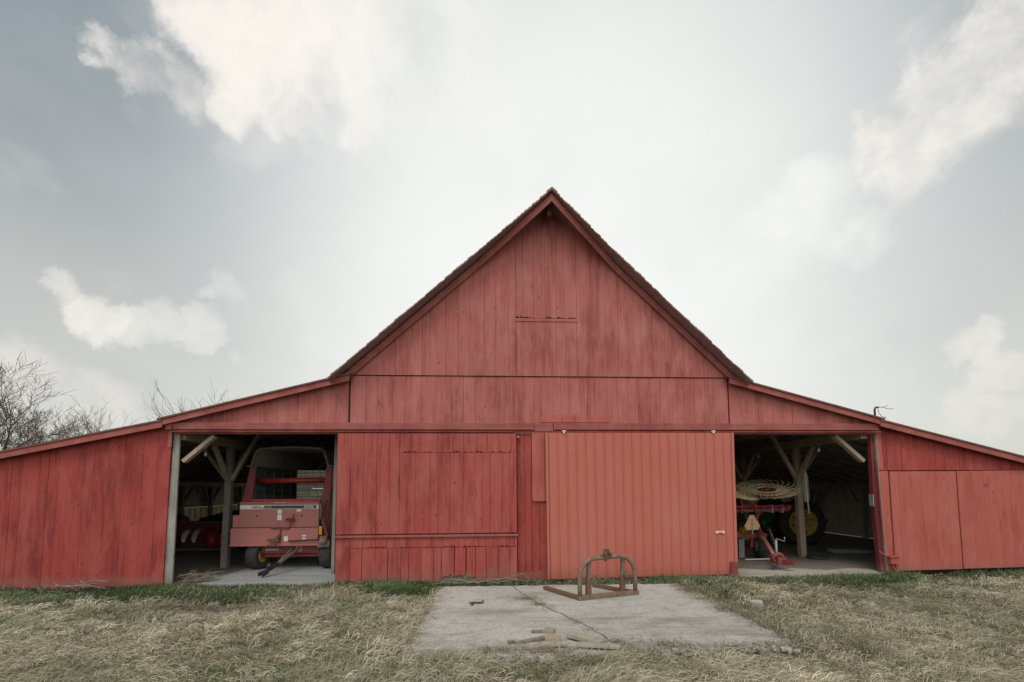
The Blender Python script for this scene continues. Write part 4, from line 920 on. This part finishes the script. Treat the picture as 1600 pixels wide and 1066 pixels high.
# straw fringe hanging over the pad edge
def fringe(pa, pb, n, out):
    t = rng.random(n); return pa[0]+(pb[0]-pa[0])*t+rng.normal(0,.085,n), pa[1]+(pb[1]-pa[1])*t+rng.normal(0,.06,n)
fx, fy, fa = [], [], []
for pa, pb, n, a0 in (((-.90,-3.8),(-.86,-.8),1200,.2),((3.36,-3.7),(3.32,-.8),1300,3.0),((-.8,-3.86),(3.3,-3.80),1300,1.5)):
    a_, b_ = fringe(pa, pb, n, 0); fx.append(a_); fy.append(b_); fa.append(a0+rng.normal(0,.9,n))
for cx, cy, n, s in ([(-.84+rng.normal(0,.04), rng.uniform(-3.7,-.9), int(rng.integers(30,110)), rng.uniform(.04,.08)) for _ in range(12)]+[(3.30+rng.normal(0,.05), rng.uniform(-3.7,-.9), int(rng.integers(40,150)), rng.uniform(.05,.12)) for _ in range(18)]+[(rng.uniform(-.7,3.3), -3.84+rng.normal(0,.04), int(rng.integers(40,160)), rng.uniform(.05,.12)) for _ in range(18)])+list(((.62,-1.62,420,.09),(.75,-1.95,160,.06),(.85,-2.1,60,.06),(1.25,-3.15,70,.06),(1.45,-3.62,360,.12),(1.95,-3.72,420,.12),(.1,-3.75,500,.12),(1.15,-2.85,70,.05))):
    fx.append(cx+rng.normal(0,s*1.2,n)); fy.append(cy+rng.normal(0,s*.6,n)); fa.append(2.9+rng.normal(0,.8,n))
fx, fy, fa = map(np.concatenate, (fx, fy, fa)); n = len(fx)
c = STRAW[rng.integers(0,5,n)]*rng.uniform(.65,1.1,(n,1)); c *= .9
grass('edge_grass', fx, fy, np.clip(rng.gamma(3,.026,n),.02,.2), np.clip(rng.normal(1.3,.25,n),.2,1.6), fa, rng.uniform(.004,.008,n), c, M['blade'], 'dry straw fringe and tufts along the cracks and edges of the pad', 'grass', .03)
w = MB(); cp = [(.42,-.70),(.60,-1.45),(.72,-1.80),(.80,-2.10),(1.02,-2.55),(1.18,-2.95),(1.30,-3.35),(1.38,-3.86)]; pl = []; pr = []
for k in range(len(cp)-1):
    for q in range(6):
        t = q/6; x0 = cp[k][0]+(cp[k+1][0]-cp[k][0])*t+R.gauss(0,.012); y0 = cp[k][1]+(cp[k+1][1]-cp[k][1])*t; h_ = R.uniform(.004,.016); pl.append((x0-h_, y0)); pr.append((x0+h_, y0))
for k in range(len(pl)-1): w.add([(*pl[k],.0165),(*pl[k+1],.0165),(*pr[k+1],.0165),(*pr[k],.0165)], [(0,1,2,3)], .5)
structure(w.build('dirt_seam', M['dirt']))
# crumbled concrete along the front right edge
w = MB()
for k in range(260):
    x0 = R.uniform(1.9,3.2); y0 = -3.87+R.gauss(0,.05)+.02*(x0-1.9); s = R.uniform(.008,.028)
    if R.random() < .25: x0 = 3.26+R.gauss(0,.04); y0 = R.uniform(-3.7,-2.2)
    vs = [(x0+s*R.uniform(.5,1)*i, y0+s*R.uniform(.5,1)*j, .012+s*R.uniform(.3,.8)*(1 if k_ else -.6)) for k_ in (0,1) for i, j in ((-1,-1),(1,-1),(1,1),(-1,1))]
    w.add(vs, [(0,3,2,1),(4,5,6,7),(0,1,5,4),(1,2,6,5),(2,3,7,6),(3,0,4,7)])
tag(w.build('rubble', M['pad']), 'crumbled concrete grit along the front right pad edge', 'rubble', kind='stuff')

# ------------------------------------------------------------------ sky, sun
EL, AZ = 58, (-.45, -1.0)
world = bpy.data.worlds.new('World'); scene.world = world; world.use_nodes = True
nt = world.node_tree; nt.nodes.clear()
out = N(nt, 'ShaderNodeOutputWorld'); sky = N(nt, 'ShaderNodeTexSky'); sky.sky_type = 'NISHITA'; sky.sun_disc = False
sky.sun_elevation = rad(EL); sky.sun_rotation = math.atan2(AZ[0], AZ[1])
b1 = N(nt, 'ShaderNodeBackground'); b1.inputs['Strength'].default_value = .08; nt.links.new(sky.outputs[0], b1.inputs['Color'])
dirv = N(nt, 'ShaderNodeTexCoord').outputs['Generated']
def vdot(v, d):
    n_ = N(nt, 'ShaderNodeVectorMath'); n_.operation = 'DOT_PRODUCT'; nt.links.new(v, n_.inputs[0]); n_.inputs[1].default_value = Vector(d).normalized(); return n_.outputs['Value']
def smooth(v, a, b):
    m_ = N(nt, 'ShaderNodeMapRange'); m_.interpolation_type = 'SMOOTHSTEP'; nt.links.new(v, m_.inputs['Value']); m_.inputs['From Min'].default_value = a; m_.inputs['From Max'].default_value = b; return m_.outputs['Result']
cr = Matrix.Rotation(-.0538615510,3,'Z') @ Matrix.Rotation(math.pi/2+.0708882514,3,'X') @ Matrix.Rotation(-.00553861005,3,'Z')
def dirpx(px, py): return cr @ Vector(((px-800)/711.11, -(py-710.488)/711.11, -1))
sxyz = N(nt, 'ShaderNodeSeparateXYZ'); nt.links.new(dirv, sxyz.inputs[0]); elev = sxyz.outputs[2]
col = mixc(nt, smooth(elev, .08, .66), (.60,.60,.555), (.25,.29,.315))
veil = noise(nt, dirv, 2.3, 10, .58, (1,1,1.3))
col = mixc(nt, mth(nt, 'MULTIPLY', mth(nt, 'SUBTRACT', veil, .53), 2.4, clamp=True), col, (.80,.80,.755))
col = mixc(nt, mth(nt, 'MULTIPLY', mth(nt, 'SUBTRACT', .48, veil), 2.2, clamp=True), col, (.40,.435,.45))
glow = mth(nt, 'POWER', smooth(vdot(dirv, dirpx(880, 410)), .62, .995), 1.8)
col = mixc(nt, mth(nt, 'MULTIPLY', glow, .93), col, (.88,.885,.85))
col = mixc(nt, mth(nt, 'MULTIPLY', mth(nt, 'SUBTRACT', .5, veil), .9, clamp=True), col, (.46,.49,.50))
# drifting cumulus: broad soft seeds, shaped by fractal noise that is warped along the wind
nz = N(nt, 'ShaderNodeTexNoise'); nz.inputs['Scale'].default_value = 3.5; nz.inputs['Detail'].default_value = 10; nz.inputs['Roughness'].default_value = .62; nt.links.new(dirv, nz.inputs['Vector'])
sb = N(nt, 'ShaderNodeVectorMath'); sb.operation = 'SUBTRACT'; nt.links.new(nz.outputs['Color'], sb.inputs[0]); sb.inputs[1].default_value = (.5,.5,.5)
scv = N(nt, 'ShaderNodeVectorMath'); scv.operation = 'SCALE'; nt.links.new(sb.outputs[0], scv.inputs[0]); scv.inputs['Scale'].default_value = .30
wp = N(nt, 'ShaderNodeVectorMath'); wp.operation = 'ADD'; nt.links.new(dirv, wp.inputs[0]); nt.links.new(scv.outputs[0], wp.inputs[1])
wn = N(nt, 'ShaderNodeVectorMath'); wn.operation = 'NORMALIZE'; nt.links.new(wp.outputs[0], wn.inputs[0]); wv = wn.outputs[0]
puff = noise(nt, dirv, 7.0, 14, .62); puff2 = noise(nt, wv, 3.2, 12, .58); shade = noise(nt, wv, 9, 10, .6)
def cloud(seeds, tint, lo=.38, hi=1.75, k=1., er=2.5):
    global col
    tot = None
    for px, py, deg, amp in seeds:
        v = mth(nt, 'MULTIPLY', mth(nt, 'POWER', smooth(vdot(wv, dirpx(px, py)), math.cos(rad(deg*1.6)), 1.0), 1.5), amp)
        tot = v if tot is None else mth(nt, 'MAXIMUM', tot, v)
    n_ = mth(nt, 'ADD', mth(nt, 'MULTIPLY', mth(nt, 'SUBTRACT', puff, .5), er), mth(nt, 'MULTIPLY', mth(nt, 'SUBTRACT', puff2, .5), er*.8))
    d_ = mth(nt, 'ADD', mth(nt, 'MULTIPLY', tot, 1.25), mth(nt, 'MULTIPLY', n_, smooth(tot, -.1, .6)))
    d_ = smooth(d_, lo, hi)
    tc = mixc(nt, mth(nt, 'MULTIPLY', mth(nt, 'SUBTRACT', .54, shade), 2.8, clamp=True), tint, tuple(c*.86 for c in tint))
    col = mixc(nt, mth(nt, 'MULTIPLY', d_, k), col, tc)
CREAM = (.96,.895,.815)
cloud([(370,30,4,.95),(450,50,5,1.1),(530,110,4.5,1.0),(365,105,3,.85),(275,95,2.4,.8),(215,85,2,.7),(550,30,4.5,1.0),(470,140,3.5,.8)], CREAM, k=.85)
cloud([(540,190,6,.7),(400,180,5,.55),(620,60,7,.8)], (.86,.845,.80), k=.5)
cloud([(680,60,7,.9),(720,150,6,.8),(620,190,6,.8)], (.85,.845,.80), k=.6)
cloud([(1585,20,5,1.1),(1545,80,5,1.15),(1500,140,4.5,1.1),(1460,190,4,1.0),(1430,240,3.2,.9),(1420,280,2.4,.7),(1450,45,3,.7),(1590,110,4,.8)], CREAM, k=.95)
cloud([(125,412,1.5,.9),(170,440,1.9,1.05),(215,468,1.8,.9)], (.88,.835,.765), k=.75)
cloud([(270,490,2.4,1.0),(325,505,2.3,1.0),(355,440,1.6,.75),(340,540,2.0,.8)], (.83,.815,.755), k=.6)
cloud([(1300,280,3,.95),(1275,330,4,.95),(1230,380,5,.85),(1340,355,4,.9),(1150,410,5,.7)], (.87,.87,.83), k=.75)
cloud([(1475,540,1.5,1.0),(1525,535,1.6,1.05)], (.82,.79,.71), k=.7)
cloud([(1530,592,1.9,1.1),(1570,585,1.5,1.0)], (.82,.79,.71), k=.7)
cloud([(1480,645,2.2,1.0),(1560,660,2.2,1.05)], (.80,.775,.69), k=.7)
cloud([(45,555,3.5,1.0),(20,640,4,.9),(150,605,4,.8)], (.82,.765,.71), k=.75)
# unseen sky behind the viewer, brightened to light the barn front
back = smooth(mth(nt, 'MULTIPLY', sxyz.outputs[1], -1.0), -.1, .7)
col = mixc(nt, back, col, (1.25,1.23,1.17))
low = smooth(mth(nt, 'MULTIPLY', elev, -1), .0, .1); col = mixc(nt, low, col, (.22,.20,.16))
b2 = N(nt, 'ShaderNodeBackground'); nt.links.new(col, b2.inputs['Color']); b2.inputs['Strength'].default_value = 1.0
mx = N(nt, 'ShaderNodeMixShader'); mx.inputs[0].default_value = .93; nt.links.new(b1.outputs[0], mx.inputs[1]); nt.links.new(b2.outputs[0], mx.inputs[2]); nt.links.new(mx.outputs[0], out.inputs[0])
sun = bpy.data.lights.new('sun', 'SUN'); sun.energy = 1.3; sun.angle = rad(22); sun.color = (1,.96,.90)
so = bpy.data.objects.new('sun', sun); C.objects.link(so)
az_ = Vector((AZ[0], AZ[1], 0)).normalized(); sd = az_*math.cos(rad(EL))+Vector((0,0,math.sin(rad(EL)))); so.rotation_euler = sd.to_track_quat('Z', 'Y').to_euler(); so.location = sd*60

# ------------------------------------------------------------------ camera
cam = bpy.data.cameras.new('camera'); co_ = bpy.data.objects.new('camera', cam); C.objects.link(co_)
cam.lens = 16; cam.sensor_width = 36; cam.shift_y = (710.488-533)/1600; cam.clip_end = 2000; cam.clip_start = .05
co_.matrix_world = Matrix.Translation((0,-8.585,1.7)) @ cr.to_4x4()
scene.camera = co_
scene.view_settings.view_transform = 'Standard'; scene.view_settings.look = 'None'; scene.cycles.max_bounces = 10; scene.cycles.diffuse_bounces = 7; scene.view_settings.exposure = .22; scene.view_settings.gamma = 1
